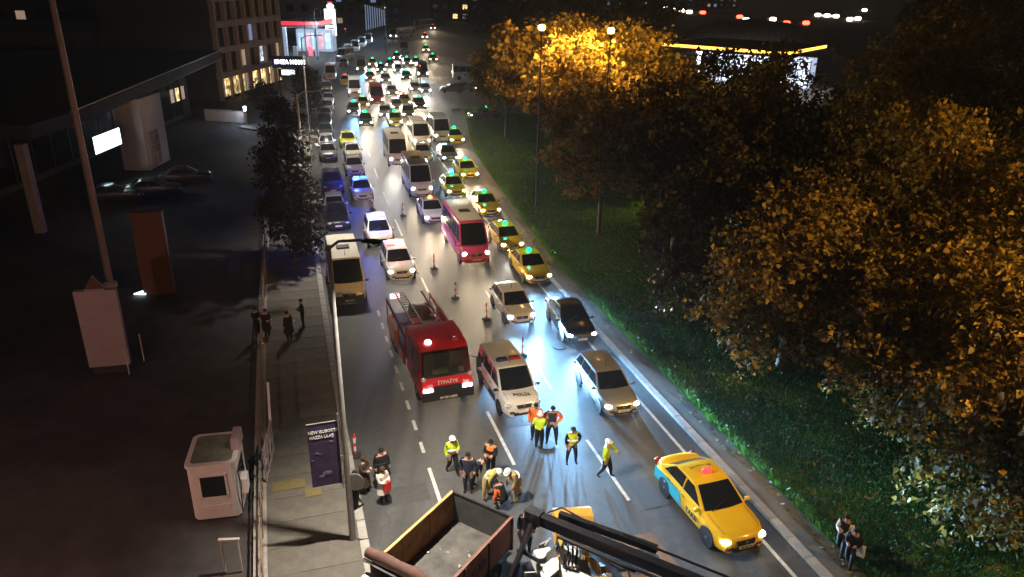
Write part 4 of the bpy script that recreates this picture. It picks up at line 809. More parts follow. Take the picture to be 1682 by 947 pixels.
person((-1.50, 22.96), R(-95), 'man in navy jacket and trousers with his back to the lorry bed', 'navy', 'navy', 'hair', 'down', bulk=.03, h=1.82)
person((-0.69, 23.91), R(-110), 'rescue worker in black and bright orange-red jacket next to the bending firefighters', 'orange', 'black', 'hair', 'front', bulk=.02, sleeves='black')
person((-0.82, 22.63), R(-25), 'firefighter in tan trousers and dull yellow jacket bent double beside the lorry', 'dullyellow', 'tan', 'yellow_helmet', 'reach', 'wide', bend=.85, bulk=.02, band=1)
person((0.35, 22.59), R(215), 'firefighter in tan suit stooping towards the other one by the tailgate', 'tan', 'tan', 'yellow_helmet', 'reach', 'walk', bend=.70, bulk=.02, band=1)
person((-0.16, 22.03), R(150), 'rescuer in dark clothes with orange trim crouching between the firefighters', 'black', 'black', 'hair', 'reach', 'crouch', bend=.6, sleeves='orange')
person((-1.36, 23.25), R(-20), 'helper in dark clothes bending behind the man in navy', 'black', 'black', 'hair', 'reach', 'stand', bend=.9)
person((0.64, 19.89), R(-90), 'man in black jacket standing between the lorry bed and the loader', 'black', 'black', 'hair', 'down', bulk=.03, h=1.8)
person((1.09, 26.48), R(-100), 'rescue worker in orange jacket standing before the police van bonnet', 'orange', 'black', 'hair', 'down', bulk=.03, h=1.82)
person((1.23, 25.83), R(80), 'officer in yellow jacket and white helmet facing the orange jacket by the police van', 'hivis', 'black', 'helmet', 'front', bulk=.02)
person((1.77, 26.24), R(-95), 'rescue worker with orange shoulders and navy bib, arms akimbo', 'navy', 'navy', 'hair', 'hip', 'wide', bulk=.03, sleeves='orange', h=1.85)
person((2.50, 24.87), R(-80), 'officer in yellow and black vest with one hand on the hip', 'hivis', 'navy', 'cap', ('hip', 'down'), 'wide', bulk=.01, sleeves='black', band=1)
person((3.75, 24.05), R(-20), 'officer in yellow jacket and white helmet pointing ahead in the blue-lit lane', 'hivis', 'black', 'helmet', ('point', 'down'), 'walk', bulk=.03)
person((-5.47, 21.81), R(0), 'man in black with orange collar half hidden behind the lamp post', 'black', 'black', 'hair', 'front', bulk=.03, band=None, sleeves='black')
person((-5.35, 22.84), R(-20), 'woman in long brown coat and dark headscarf beside the lamp post', 'browncoat', 'black', 'scarf', 'front', coat='long', h=1.65)
person((-4.74, 23.15), R(-60), 'man in black coat behind the woman in white', 'black', 'trousers', 'hair', 'down', coat='short', bulk=.04, h=1.8)
person((-4.55, 22.24), R(-40), 'woman in white coat carrying a red bag by the kerb', 'whitecoat', 'black', 'scarf', 'front', coat='short', h=1.62, bag=(.26, 0, .95, 'red_c'))
person((-11.63, 35.09), R(150), 'man in black standing on the left pavement, back to the road', 'black', 'black', 'hair', 'down', coat='short', bulk=.02)
person((-11.33, 36.72), R(200), 'slim person in dark jacket farthest along the left pavement', 'black', 'black', 'hair', 'front')
person((-12.86, 35.33), R(-30), 'person in black leaning at the fence on the pavement', 'black', 'black', 'hair', 'front', coat='short')
person((-13.44, 35.52), R(-20), 'person in black on the forecourt side of the fence', 'black', 'black', 'hair', 'front')
person((11.28, 19.98), R(230), 'pedestrian in dark jacket with white scarf walking on the right footway', 'black', 'black', 'hair', ('front', 'front'), 'walk', sleeves='whitecoat')
person((11.34, 19.41), R(230), 'pedestrian in black with a pale bag nearest on the right footway', 'black', 'black', 'hair', 'front', 'walk', bag=(.05, .28, .95, 'whitecoat'), h=1.68)

# ------------------------------------------------------------------ red and white delineator posts
pm('post_red', (.65, .02, .03), rough=.45, var=.1); pm('post_white', (.75, .73, .70), rough=.45, var=.1)
em('post_reflector', (1, .08, .08), .25, (.65, .02, .03))
pole_m = MB().lathe((0, 0, 0), [(.05, .04), (.05, .5), (.045, 1.0), (.02, 1.04)], 10).mesh('tube', 40)
ring_m = MB().lathe((0, 0, 0), [(.054, .0), (.054, .22)], 10).mesh('white_band', 40)
base_m = MB().lathe((0, 0, 0), [(.26, 0), (.26, .05), (.12, .10), (.06, .12)], 8).mesh('base', 30)
for px, lab in (((-3.39, 41.19), 'red and white delineator post behind the fire truck'), ((-1.41, 38.27), 'red and white delineator post standing before the white hatchback'), ((0.60, 34.03), 'red delineator post behind the police van roof'), ((-6.18, 25.13), 'red and white delineator post at the kerb above the four bystanders'), ((-8.84, 57.43), 'delineator post far down the empty lane'), ((-5.16, 45.93), 'delineator post between the fire truck and the pink minibus'), ((-11.58, 59.10), 'red and white delineator post between the police cars')):
    t = thing('delineator_post', lab, 'traffic post', px, 0, 'red and white delineator posts')
    obj('tube', pole_m, 'post_red', t); obj('base', base_m, 'rubber', t); o = obj('white_band', ring_m, 'post_white', t); o.location = (0, 0, .62); o = obj('white_band', ring_m, 'post_white', t); o.location = (0, 0, .24)
# ------------------------------------------------------------------ street lamps
pm('galv', (.30, .29, .28), rough=.5, metal=.6, var=.15, scale=3); pm('galv_dark', (.05, .05, .052), rough=.6, metal=.4, var=.2)
em('lamp_white', (1, .93, .82), 30); em('lamp_cold', (.80, .90, 1.0), 40); em('lamp_sodium', (1, .55, .10), 60)
def street_lamp(base, h, armv, label, col, power, mat, glow=150, r=.11, lit_mat=None, group='street lamps'):
    t = thing('street_lamp', label, 'street lamp', base, 0, group)
    MB().path([(0, 0, 0), (0, 0, h*.5), (0, 0, h)], [r, r*.8, r*.55], 10).build('pole', mat, t, 50)
    MB().box((0, 0, .04), (.5, .5, .08)).build('base_plate', 'galv_dark', t); MB().box((0, r*.9, .9), (.16, .06, .35)).build('inspection_door', 'galv', t)
    e = Vector((armv[0], armv[1], h+.25)); MB().path([(0, 0, h-.1), Vector((armv[0]*.3, armv[1]*.3, h+.15)), e], .045, 8).build('arm', mat, t, 50)
    a = math.atan2(armv[1], armv[0]); d = Vector((math.cos(a), math.sin(a), 0))
    MB().box(e+d*.3, (.58, .20, .09), rz=a, taper=.8).build('lamp_head', 'galv_dark', t, 30)
    if power:
        MB().box(e+d*.32+Vector((0, 0, -.034)), (.34, .12, .02), rz=a).build('lamp_glass', lit_mat or 'lamp_white', t)
        spot('lamp_light', e+d*.32+Vector((0, 0, -.12)), e+d*2.4+Vector((0, 0, -8)), col, power, glow, .9, .12, t)
    return t
NW = (1, .90, .76)
street_lamp((-5.27, 20.17), 10.75, (1.0, -.2), 'tall grey street lamp with a banner at the lower left of the road', NW, 8200, 'galv', 112)
street_lamp((RP(50, LE-.5).x, RP(50, LE-.5).y), 10.8, (1.6, -.1), 'unseen street lamp added beside the dark tree and the parked cars', NW, 4200, 'galv', 132)  # unseen lamp, added to raise the overhead light on the vehicles
street_lamp((-22.6, 82.2), 11.5, (1.6, .2), 'slim grey street lamp behind the dark tree on the left pavement', NW, 5500, 'galv', 130)
street_lamp((-31.8, 118), 11, (1.6, .4), 'slim street lamp before the illuminated shop sign', NW, 3500, 'galv', 125)
street_lamp((-31.9, 192), 10.8, (-.6, .1), 'street lamp with cold white lamp on the island of the far bend', (.75, .86, 1), 2200, 'galv', 165, lit_mat='lamp_cold')
street_lamp((-44, 172), 10.2, (.8, .1), 'street lamp with cold white lamp beside the red petrol station', (.75, .86, 1), 2500, 'galv', 165, lit_mat='lamp_cold')
# sodium lamps in the park, some of them unseen and assumed
def park_lamp(x, y, z, label, power, aim, cone=138, soft=.5):
    t = thing('park_lamp', label, 'street lamp', (x, y, .1), 0, 'sodium lamps in the park')
    MB().path([(0, 0, 0), (0, 0, z*.5), (0, 0, z)], [.10, .08, .05], 8).build('pole', 'galv_dark', t, 50)
    MB().lathe((0, 0, z-.06), [(.06, -.2), (.20, 0), (.24, .12), (.1, .26)], 12).build('lamp_hood', 'galv_dark', t, 40)
    MB().ell((0, 0, z+.30), (.26, .26, .22), 12, 8).build('lamp_globe', 'lamp_sodium', t, 60)
    spot('lamp_light', (0, 0, z+.62), Vector(aim)-Vector((x, y, 0)), (1, .52, .10), power, cone, soft, .3, t); return t
park_lamp(1.88, 60, 13.9, 'sodium lamp glowing above the left golden tree', 14000, (7, 74, 6))
park_lamp(6.9, 58, 13.9, 'sodium lamp glowing above the right golden tree', 17000, (11, 70, 6))
park_lamp(22.5, 12.0, 12.5, 'unseen sodium lamp assumed at the right edge of the park', 24000, (19, 26, 7.5), 104, .8)  # out of view: assumed source of the orange light on the near amber crowns
park_lamp(35, 34, 12.5, 'unseen sodium lamp assumed deep among the right hand trees', 5500, (23, 37, 5))  # likewise unseen, assumed so the trees farther right catch orange light

fl_ = thing('assumed_forecourt_lamp', 'unseen lamp post assumed on the forecourt, with a warm pinkish lamp', 'street lamp', (-17.5, 9.0, 0)); MB().path([(0, 0, 0), (0, 0, 4.5), (0, 0, 9)], [.10, .08, .06], 8).build('pole', 'galv_dark', fl_, 50)  # unseen post, assumed to throw warm light on the kiosk and pylon signs
MB().box((0, .3, 9.05), (.3, .8, .14)).build('lamp_head', 'galv_dark', fl_, 30); spot('lamp_light', (0, .4, 8.9), (-1.5, 20, 0), (1, .56, .42), 3200, 130, .8, .2, fl_)
# ------------------------------------------------------------------ banner, flagpole, signs on the forecourt
pm('banner_cloth', (.030, .018, .055), rough=.8, var=.3, scale=3, col2=(.05, .03, .09)); pm('banner_print', (.12, .10, .2), rough=.8, var=.4)
bn = thing('banner', 'dark purple advertising banner with two white lines hanging from the lamp post', 'banner', (-5.27, 20.17, 2.45), math.atan2(-.30, -.90))
MB().box((.66, 0, 1.26), (.94, .012, 2.42)).build('cloth', 'banner_cloth', bn)
for z in (.06, 2.46): MB().tube((.05, 0, z), (1.14, 0, z), .016, n=6).build('bracket', 'galv', bn, 40)
MB().tube((.17, .03, -.1), (.17, .03, 2.75), .02, n=6).build('hanging_rod', 'galv', bn, 40)
for z in (.35, 1.05): MB().box((.10, .02, z), (.14, .08, .22)).build('clamp', 'galv', bn, 30)
lettering('NEW ISUBORTA', .150, 'plate', bn, (.64, .012, 2.14), (R(90), 0, R(180)), .86); lettering('HAZZA ULAŞ', .150, 'plate', bn, (.70, .012, 1.95), (R(90), 0, R(180)), .82)
for k, (u, z, s) in enumerate(((.42, 1.72, .07), (.9, 1.35, .06), (.8, 1.3, .05), (1.05, 1.1, .05), (.62, .55, .16), (.8, .45, .10))): MB().ell((u, .008, z), (s, .006, s*.6), 8, 6).build('printed_shape', 'banner_print', bn)
MB().lathe((-5.05, 20.12, 2.55), [(.33, -.012), (.33, .012)], 20, axis='y').build('round_sign', 'galv', label='round grey road sign seen from behind on the lamp post', cat='road sign')
pm('flagpole_paint', (.22, .15, .145), rough=.5, var=.1, scale=2)
f = thing('flagpole', 'very tall pale flagpole at the left edge', 'flagpole', (-24.49, 41.94, 0)); MB().path([(0, 0, 0), (0, 0, 9), (0, 0, 19)], [.21, .19, .15], 14).build('pole', 'flagpole_paint', f, 60); MB().lathe((0, 0, 0), [(.4, 0), (.4, .25), (.24, .35)], 14).build('base', 'concrete', f, 40)
pm('pylon_white', (.36, .27, .29), rough=.7, var=.12, scale=1.2); pm('pylon_orange', (.10, .034, .026), rough=.7, var=.15, scale=1)
ang = math.atan2(.43, 1.79)
p = thing('pylon_sign', 'blank pale rectangular sign with a pointed crest standing before the flagpole', 'sign', (-19.23, 31.6, 0), ang)
MB().box((0, 0, 2.3), (1.80, .30, 3.9)).build('panel', 'pylon_white', p, 30); MB().prism([(-.42, -.1), (.42, -.1), (.42, .1), (-.42, .1)], 4.25, 4.32).build('crest_base', 'pylon_white', p); m = MB(); m.add([(-.42, -.1, 4.32), (.42, -.1, 4.32), (.42, .1, 4.32), (-.42, .1, 4.32), (0, -.1, 4.95), (0, .1, 4.95)], [(0, 1, 4), (3, 5, 2), (0, 4, 5, 3), (1, 2, 5, 4), (0, 3, 2, 1)]); m.build('crest', 'pylon_orange', p); MB().box((0, 0, .17), (1.5, .4, .34)).build('plinth', 'dark_wall', p)
p = thing('pylon_sign', 'tall rusty orange sign pillar beside the forecourt lane', 'sign', (-21.13, 41.15, 0), ang)
MB().box((0, 0, 2.5), (1.70, .45, 5.0)).build('panel', 'pylon_orange', p, 30); MB().box((0, -.235, 4.05), (1.45, .02, 1.1)).build('inset_panel', 'pylon_orange', p); MB().box((0, 0, 5.03), (1.75, .5, .06)).build('cap', 'pylon_orange', p)
em('spill_light', (.62, .85, 1), 2.2)
m = MB(); m.prism([(-.35, -.1), (.35, -.1), (.25, .35), (-.05, .38)], .05, .12); o = m.build('ground_light', 'spill_light', label='small cold floor light at the foot of the orange sign pillar', cat='floor light'); o.location = (*(-22.11, 40.74), 0)
for px, zt, lab in (((-18.20, 31.21), 1.5, 'thin white post right before the pale sign'), ((-18.15, 32.62), 1.5, 'thin white post beside the pale sign')):
    t = thing('marker_post', lab, 'post', px); MB().tube((0, 0, 0), (0, 0, zt), .03, n=8).build('tube', 'plaster', t, 40); MB().lathe((0, 0, 0), [(.10, 0), (.10, .04)], 8).build('foot', 'galv_dark', t, 40)
# kiosk
pm('kiosk_shell', (.68, .60, .58), rough=.6, var=.08, scale=1.5); pm('kiosk_roof', (.17, .18, .14), rough=.8, var=.3, scale=2, bump=.2)
ka = math.atan2(.33, 1.56); kc = Vector((-10.24, 21.2, 0))+Vector((-math.sin(ka), math.cos(ka), 0))*.95
k = thing('security_kiosk', 'small white security kiosk with a dark window by the fence', 'kiosk', (kc.x, kc.y, 0), ka)
kx, ky = .80, .95
def chamf(a, b, c): return [(-a+c, -b), (a-c, -b), (a, -b+c), (a, b-c), (a-c, b), (-a+c, b), (-a, b-c), (-a, -b+c)]
MB().prism(chamf(kx, ky, .14), .06, 2.2).build('shell', 'kiosk_shell', k, 20); MB().prism(chamf(kx+.05, ky+.05, .16), 2.2, 2.34).build('roof_rim', 'kiosk_shell', k); MB().prism(chamf(kx-.12, ky-.12, .1), 2.341, 2.36).build('roof', 'kiosk_roof', k); MB().prism(chamf(kx-.05, ky-.05, .1), 0, .06).build('plinth', 'trim', k)
for s in (-1, 1):
    MB().box((s*.44, -ky-.015, 1.42), (.07, .05, .98)).build('window_frame', 'kiosk_shell', k); MB().box((0, -ky-.015, 1.42+s*.46), (.95, .05, .07)).build('window_frame', 'kiosk_shell', k)
MB().box((0, -ky-.006, 1.42), (.80, .02, .84)).build('window', 'glass', k); MB().box((0, -ky-.01, .52), (.95, .03, .20)).build('vent_panel', 'kiosk_shell', k); MB().box((kx+.006, -.1, 1.42), (.02, 1.1, .84)).build('window', 'glass', k)
MB().box((kx-.05, .2, 2.55), (.30, .9, .45), taper=.9).build('air_conditioner', 'pylon_white', k, 30); MB().box((kx+.14, -.45, 1.1), (.24, .5, .6)).build('meter_cabinet', 'kiosk_shell', k, 30)
MB().path([(kx+.03, -.85, 1.9), (kx+.12, -.95, 1.4), (kx+.05, -.9, .8), (kx+.02, -.8, .1)], .02, 6).build('cable', 'rubber', k, 60)
# barrier frame beside the kiosk, and a bare hoop near the camera
b = thing('folding_gate', 'pale metal lattice gate folded beside the kiosk', 'gate', (-9.3, 24.2, 0), R(100))
for x in (-1.1, -.4, .3, 1.0): MB().bar((x, 0, 0), (x, 0, 1.6), .06).build('gate_post', 'pylon_white', b)
for z in (.25, .8, 1.55): MB().bar((-1.1, 0, z), (1.0, 0, z), .05).build('gate_rail', 'pylon_white', b)
for x in (-1.1, -.4, .3): MB().bar((x, .03, .25), (x+.7, .03, 1.5), .035).build('gate_brace', 'pylon_white', b)
MB().bar((1.0, 0, 1.5), (1.5, 0, 3.0), .09).build('raised_arm', 'paint_white', b)
b = thing('hoop_barrier', 'bare metal hoop barrier at the bottom left by the fence', 'barrier', (-8.85, 18.75, 0), R(5))
for s in (-.26, .26): MB().tube((s, 0, 0), (s, 0, 1.25), .035, n=8).build('leg', 'plaster', b, 40)
MB().bar((-.32, 0, 1.27), (.32, 0, 1.27), .10, .07).build('top_bar', 'plaster', b)
# fence along the pavement
pm('fence_paint', (.26, .20, .15), rough=.6, metal=.3, var=.2)
fn = thing('fence', 'low metal railing between the forecourt and the left pavement', 'fence', (RP(17, -9.55).x, RP(17, -9.55).y, 0)); fo = Vector(fn.location)
ys = np.arange(15.0, 60.1, 2.0)
for y in ys: p = RP(y, -9.55)-fo; MB().bar(p, p+Vector((0, 0, 1.15)), .07).build('post', 'fence_paint', fn)
for a, b in zip(ys[:-1], ys[1:]):
    for z in (.18, .62, 1.08):
        p, q = RP(a, -9.55)-fo, RP(b, -9.55)-fo; MB().bar(p+Vector((0, 0, z)), q+Vector((0, 0, z)), .05, .06).build('rail', 'fence_paint', fn)
ribbon(14, 62, -9.85, -9.4, .16, 30).build('fence_kerb', 'concrete', kind='structure')

# ------------------------------------------------------------------ dealership with the big canopy
em('sign_glow', (.70, .93, 1.0), 3.2); em('win_warm', (1, .68, .26), 1.6); em('win_dim', (1, .72, .5), .18); em('win_cool', (.75, .85, 1), 1.4); em('win_blue', (.3, .45, .9), .25); glow_noise(MATS['win_warm'], 1.6, .05, 2.0); glow_noise(MATS['win_cool'], 1.4, .05, 1.2)
d = thing('car_showroom', 'dark showroom with a huge flat canopy roof and a pale pillar', 'building', (-40, 80, 0))
def dq(x, y, z): return (x+40, y-80, z)
m = MB(); m.prism([(-33.7+40, 52-80), (-33.7+40, 60-80), (-40.2+40, 106-80), (-85+40, 100-80), (-78+40, 46-80)], 6.75, 7.75); m.build('canopy_roof', 'roofing', d)
m = MB(); m.bar(dq(-33.62, 57, 7.80), dq(-40.15, 106, 7.80), .12, .10); m.build('canopy_edge', 'plaster', d); MB().bar(dq(-33.64, 57, 6.72), dq(-40.15, 106, 6.72), .10, .10).build('canopy_edge', 'facade', d)
pp = thing('dummy', 'x', 'x') if False else None
MB().box(dq(-36.2, 72.6, 3.35), (2.4, 4.6, 6.7)).build('pillar', 'plaster', d, 30)
MB().box(dq(-34.97, 72.2, 1.9), (.06, 1.9, 3.2)).build('doorway', 'facade', d)
for z in (1.3, 2.2, 3.1): MB().bar(dq(-34.92, 71.3, z), dq(-34.92, 73.1, z), .05, .05).build('door_bar', 'plaster', d)
for yv in (71.3, 72.2, 73.1): MB().bar(dq(-34.915, yv, .4), dq(-34.915, yv, 3.45), .05).build('door_bar', 'plaster', d)
MB().box(dq(-56, 78, 3.35), (26, 44, 6.7)).build('hall', 'dark_wall', d)
for i in range(14): MB().box(dq(-42.96, 58.5+2.9*i, 3.1), (.05, 2.6, 5.0)).build('shop_window', 'glass', d)
for i in range(15): MB().box(dq(-42.93, 57.05+2.9*i, 3.1), (.12, .14, 5.4)).build('mullion', 'trim', d)
for i in range(3): MB().box(dq(-42.88, 95+1.6*i, 3.2), (.04, .9, 1.6)).build('lit_window', 'win_warm' if i == 1 else 'win_dim', d)
MB().box(dq(-36.6, 44.5, 3.2), (.7, .7, 6.4)).build('post', 'facade', d); MB().box(dq(-34.6, 51.9, 3.2), (.6, .6, 6.5)).build('post', 'facade', d)
s = thing('lit_sign', 'glowing white illuminated sign hanging under the canopy', 'sign', (-36, 65.5, 3.1), 0)
MB().box((0, 0, .75), (.25, 4.6, 1.55)).build('case', 'trim', s); MB().box((.135, 0, .75), (.03, 4.5, 1.45)).build('lit_face', 'sign_glow', s)
for yv in (-1.5, 1.5): MB().tube((0, yv, 1.5), (0, yv, 3.6), .04, n=8).build('hanger', 'galv_dark', s, 40)
lettering('HYUNDAI', .62, pm('sign_ink', (.45, .62, .68), rough=.5), s, (.158, 0, .75), (R(90), 0, R(90)))
w_ = thing('white_wall', 'low pale wall lit by a cold lamp beside the showroom drive', 'wall', (-37, 96, 0), R(-12)); MB().box((0, 0, .7), (5.5, .3, 1.4)).build('wall_body', 'plaster', w_); MB().box((0, 0, 1.43), (5.6, .4, .08)).build('coping', 'concrete', w_)
em('cold_lamp', (.7, .85, 1), 14)
l_ = thing('wall_lamp', 'small cold bollard lamp beside the pale wall', 'lamp', (-33.8, 94.6, 0)); MB().tube((0, 0, 0), (0, 0, 1.9), .09).build('post', 'galv', l_, 40); MB().box((0, -.1, 1.95), (.24, .24, .5)).build('lamp_glass', 'cold_lamp', l_); point('lamp_light', (0, -.5, 2.6), (.62, .78, 1), 260, .15, l_)
kb = MB(); kb.prism([(-34, 92), (-22.5, 86), (-22, 87), (-33.5, 93)], 0, .13); kb.build('drive_kerb', 'concrete', kind='structure')

# ------------------------------------------------------------------ office block with lit ground floor
ofb = thing('office_block', 'four storey office block with pale piers and warm lit ground floor', 'building', (-42, 121, 0), R(-7))
Lb, fl = 22.0, 3.5
MB().box((-9, 2, 7.4), (17.4, Lb, 14.8)).build('walls', 'dark_wall', ofb)
for f in range(1, 5): MB().box((-.05, 2, f*fl+.1), (.9, Lb+.4, .85)).build('floor_band', 'facade', ofb)
MB().box((-9, 2, 14.9), (18.2, Lb+.6, .3)).build('roof', 'roofing', ofb)
nb = 7; bw = Lb/nb
for i in range(nb+1): MB().box((-.0, -9+i*bw, 8.8), (.7, .5, 10.6)).build('pier', 'facade', ofb)
lit = {(1, 2): 'win_dim', (2, 3): 'win_blue', (1, 6): 'win_dim', (1, 4): 'win_cool'}
for f in range(1, 4):
    for i in range(nb):
        wv = MB().box((-.28, -9+(i+.5)*bw, f*fl+1.95), (.08, bw-.8, 2.5)).build('window', lit.get((f, i), 'glass'), ofb)
        MB().box((-.22, -9+(i+.5)*bw, f*fl+1.95), (.06, .07, 2.5)).build('glazing_bar', 'trim', wv)
for i in range(nb):
    for q in (-.5, .5):
        wv = MB().box((-.28, -9+(i+.5+q*.45)*bw, 1.75), (.08, bw*.40, 2.7)).build('shop_window', 'win_warm' if (i+int(q+1)) % 3 else 'win_dim', ofb)
        for g_ in (-.3, .3): MB().box((-.21, -9+(i+.5+q*.45)*bw+g_, 1.75), (.06, .06, 2.7)).build('glazing_bar', 'trim', wv)
    MB().box((-.1, -9+i*bw, 1.6), (.6, .45, 3.2)).build('column', 'facade', ofb)
rg = thing('garden_railing', 'black bar railing in front of the lit ground floor', 'railing', (-38.6, 118, 0), R(-7))
for i in range(46): MB().bar((0, -8+i*.35, 0), (0, -8+i*.35, 1.6), .05).build('bar', 'trim', rg)
for z in (.2, 1.5): MB().bar((0, -8.1, z), (0, 7.9, z), .06).build('rail', 'trim', rg)
# shop sign
em('sign_white', (.9, .95, 1), 1.7); em('letter_white', (.92, .96, 1), 5.0); pm('sign_blue', (.012, .02, .09), rough=.4, var=.1); em('sign_blue_lit', (.06, .10, .6), 1.0)
s = thing('shop_sign', 'dark blue illuminated shop sign reading ENZA HOME on posts', 'sign', (-32.6, 111, 0))
MB().box((0, 0, 5.85), (4.6, .35, 1.65)).build('board', 'sign_blue', s, 30); MB().box((-.05, 0, 4.35), (2.9, .3, 1.1)).build('lower_board', 'sign_blue', s); MB().box((-.15, -.165, 4.42), (1.9, .03, .70)).build('lit_panel', 'sign_white', s)
for x in (-1.6, 1.6): MB().tube((x, .1, 0), (x, .1, 5.2), .09).build('post', 'galv_dark', s, 40)
lettering('ENZA HOME', .80, 'letter_white', s, (.22, -.19, 5.85), (R(90), 0, 0), .95); MB().box((-2.0, -.185, 5.85), (.12, .03, .7)).build('logo_bar', 'sign_blue_lit', s); MB().box((-1.8, -.185, 5.85), (.12, .03, .7)).build('logo_bar', 'sign_blue_lit', s)
# ------------------------------------------------------------------ red petrol station at the far left
em('gas_white', (.50, .80, 1), .75); em('gas_red', (1, .02, .08), .9); em('gas_pink', (1, .35, .45), .6); em('gas_wall_glow', (.45, .62, 1), .22); glow_noise(MATS['gas_white'], 1.0, .25, 1.1); glow_noise(MATS['gas_pink'], 1.0, .2, .9)  # walls, posts and ribs glow by material in place of falling lamplight
g = thing('petrol_station', 'brightly lit petrol station with a red edged canopy beyond the office block', 'petrol station', (-48.5, 178, 0))
MB().box((0, 4, 6.9), (8.6, 14, 1.2)).build('canopy', 'paint_white', g, 30); MB().box((0, -3.05, 7.15), (8.7, .12, .75)).build('red_fascia', 'gas_red', g); MB().box((4.38, 4, 7.15), (.12, 14, .75)).build('red_fascia', 'gas_red', g); MB().box((0, 4, 6.27), (8.2, 13.4, .06)).build('ceiling_lights', 'gas_white', g)
for x in (-3.8, 3.2): MB().box((x, -1, 3.1), (.7, .7, 6.2)).build('column', 'gas_wall_glow', g)
MB().box((0, 12, 2.5), (8.6, 4, 5.0)).build('shop', 'gas_wall_glow', g)
for i in range(5): MB().box((-3.2+1.6*i, 9.95, 2.4), (1.2, .08, 3.6)).build('shop_window', 'gas_pink' if i % 2 else 'gas_white', g)
for x in (-2, 1.5): MB().box((x, 0, 1.0), (.9, .6, 2.0)).build('pump', 'gas_red' if x > 0 else 'paint_white', g, 30)
point('canopy_light', (0, 0, 5.6), (.6, .8, 1), 900, 1.0, g); MB().box((-5.6, -2.5, 3.6), (1.6, .4, 7.2)).build('totem', 'gas_wall_glow', g, 30)
g = thing('price_pylon', 'tall white glowing price pylon in front of the petrol station', 'sign', (-45.9, 194.5, 0)); MB().box((0, 0, 6.3), (2.6, .5, 6.2)).build('lit_panel', 'sign_white', g, 30); MB().box((-.5, 0, 1.6), (.5, .4, 3.2)).build('post', 'gas_wall_glow', g); MB().box((.8, 0, 1.6), (.4, .4, 3.2)).build('post', 'gas_wall_glow', g)
for i in range(3): MB().box((.1, -.27, 6.6-.8*i), (1.5, .03, .30)).build('price_line', 'ink', g)
MB().ell((.2, 0, 10.0), (.9, .4, .7), 12, 8).build('logo', 'sign_white', g, 60); MB().box((.2, 0, 10.9), (1.1, .3, .3)).build('logo_crown', 'gas_red', g)
# traffic lights at the junction
def traffic_light(px, label, lamp):
    t = thing('traffic_light', label, 'traffic light', px); MB().tube((0, 0, 0), (0, 0, 4.2), .07).build('pole', 'galv_dark', t, 40); MB().box((0, -.05, 3.9), (.42, .3, 1.2)).build('housing', 'trim', t, 30)
    for i, mm in enumerate(('beacon_red' if lamp == 'red' else 'beacon_red_off', 'trim', 'trim')): MB().ell((0, -.2, 4.25-.36*i), (.13, .05, .13), 10, 6).build('lens', mm, t, 50)
traffic_light((-31.06, 185.46), 'dark traffic light on the island of the far bend', None); traffic_light((-15.43, 124.03), 'traffic light showing red at the junction', 'red'); traffic_light((-30.92, 116.88), 'traffic light showing red before the shop sign', 'red'); traffic_light((-44.39, 203.90), 'traffic light showing red by the slanted row of vans', 'red')
# dark buildings closing the far left and the top
def dark_block(x, y, sx, sy, h, label, seed, n=0, wall='dark_wall'):
    r_ = random.Random(seed); t = thing('distant_building', label, 'building', (x, y, 0), 0, 'dark buildings in the distance')
    MB().box((0, 0, h/2), (sx, sy, h)).build('walls', wall, t); MB().box((0, 0, h+.2), (sx+.6, sy+.6, .4)).build('roof', 'roofing', t)
    cells = [(i, f) for i in range(int(sx//4)) for f in range(max(1, int(h//3.6)))]
    for i, f in cells:
        MB().box((-sx/2+2+4*i, -sy/2-.03, 2.0+3.5*f), (1.8, .08, 1.7)).build('window', 'glass' if r_.random() > n else r_.choice(['win_dim', 'win_warm', 'win_blue']), t)
dark_block(-80, 125, 30, 20, 9, 'dark low building behind the showroom roof', 1, .06); dark_block(-100, 165, 44, 24, 13, 'wide dark building at the far upper left', 2, .05); dark_block(-64, 215, 26, 18, 12, 'dark building behind the petrol station', 3, .1)
dark_block(-60, 285, 40, 16, 12, 'grey building with a bright ribbed facade beyond the bend', 4, .12); dark_block(-15, 330, 40, 20, 14, 'dark building at the end of the road', 5, .12); dark_block(60, 520, 160, 20, 14, 'row of dark houses across the top right', 6, .3)
rb = thing('ribbed_screen', 'bright white ribbed screen wall beyond the petrol station', 'screen', (-50, 262, 0), R(8))
for i in range(9): MB().box((i*.75, 0, 4), (.28, .3, 8-.4*i)).build('rib', 'gas_wall_glow', rb)
# ------------------------------------------------------------------ petrol station behind the park, right
em('station_orange', (1, .42, .05), 3.0); em('station_white', (.72, .80, 1), 1.4); em('station_wall_glow', (.62, .72, 1), .5); glow_noise(MATS['station_white'], .8, .3, 2.0)  # shop wall given its own glow instead of light from the canopy
s = thing('park_petrol_station', 'brightly lit petrol station with an orange edged canopy behind the trees', 'petrol station', (40, 138, 0), R(-38))
MB().box((0, 0, 7.0), (22, 20, .9)).build('canopy', 'dark_wall', s); MB().box((0, -10.05, 7.2), (22.1, .12, .45)).build('orange_fascia', 'station_orange', s); MB().box((-11.05, 0, 7.2), (.12, 20, .45)).build('orange_fascia', 'station_orange', s); MB().box((11.05, 0, 7.2), (.12, 20, .45)).build('orange_fascia', 'station_orange', s)
for x in (-6, 0, 6):
    for yv in (-5, 3): MB().box((x, yv, 6.52), (3.2, 2.0, .06)).build('ceiling_light', 'station_white', s)
for x in (-7, 7): MB().box((x, -3, 3.2), (.8, .8, 6.4)).build('column', 'paint_white', s)
MB().box((0, 8, 2.6), (20, 3, 5.2)).build('shop', 'station_wall_glow', s)
for i in range(8): MB().box((-8.8+2.5*i, 6.46, 2.4), (2.1, .08, 3.8)).build('shop_window', 'station_white', s)
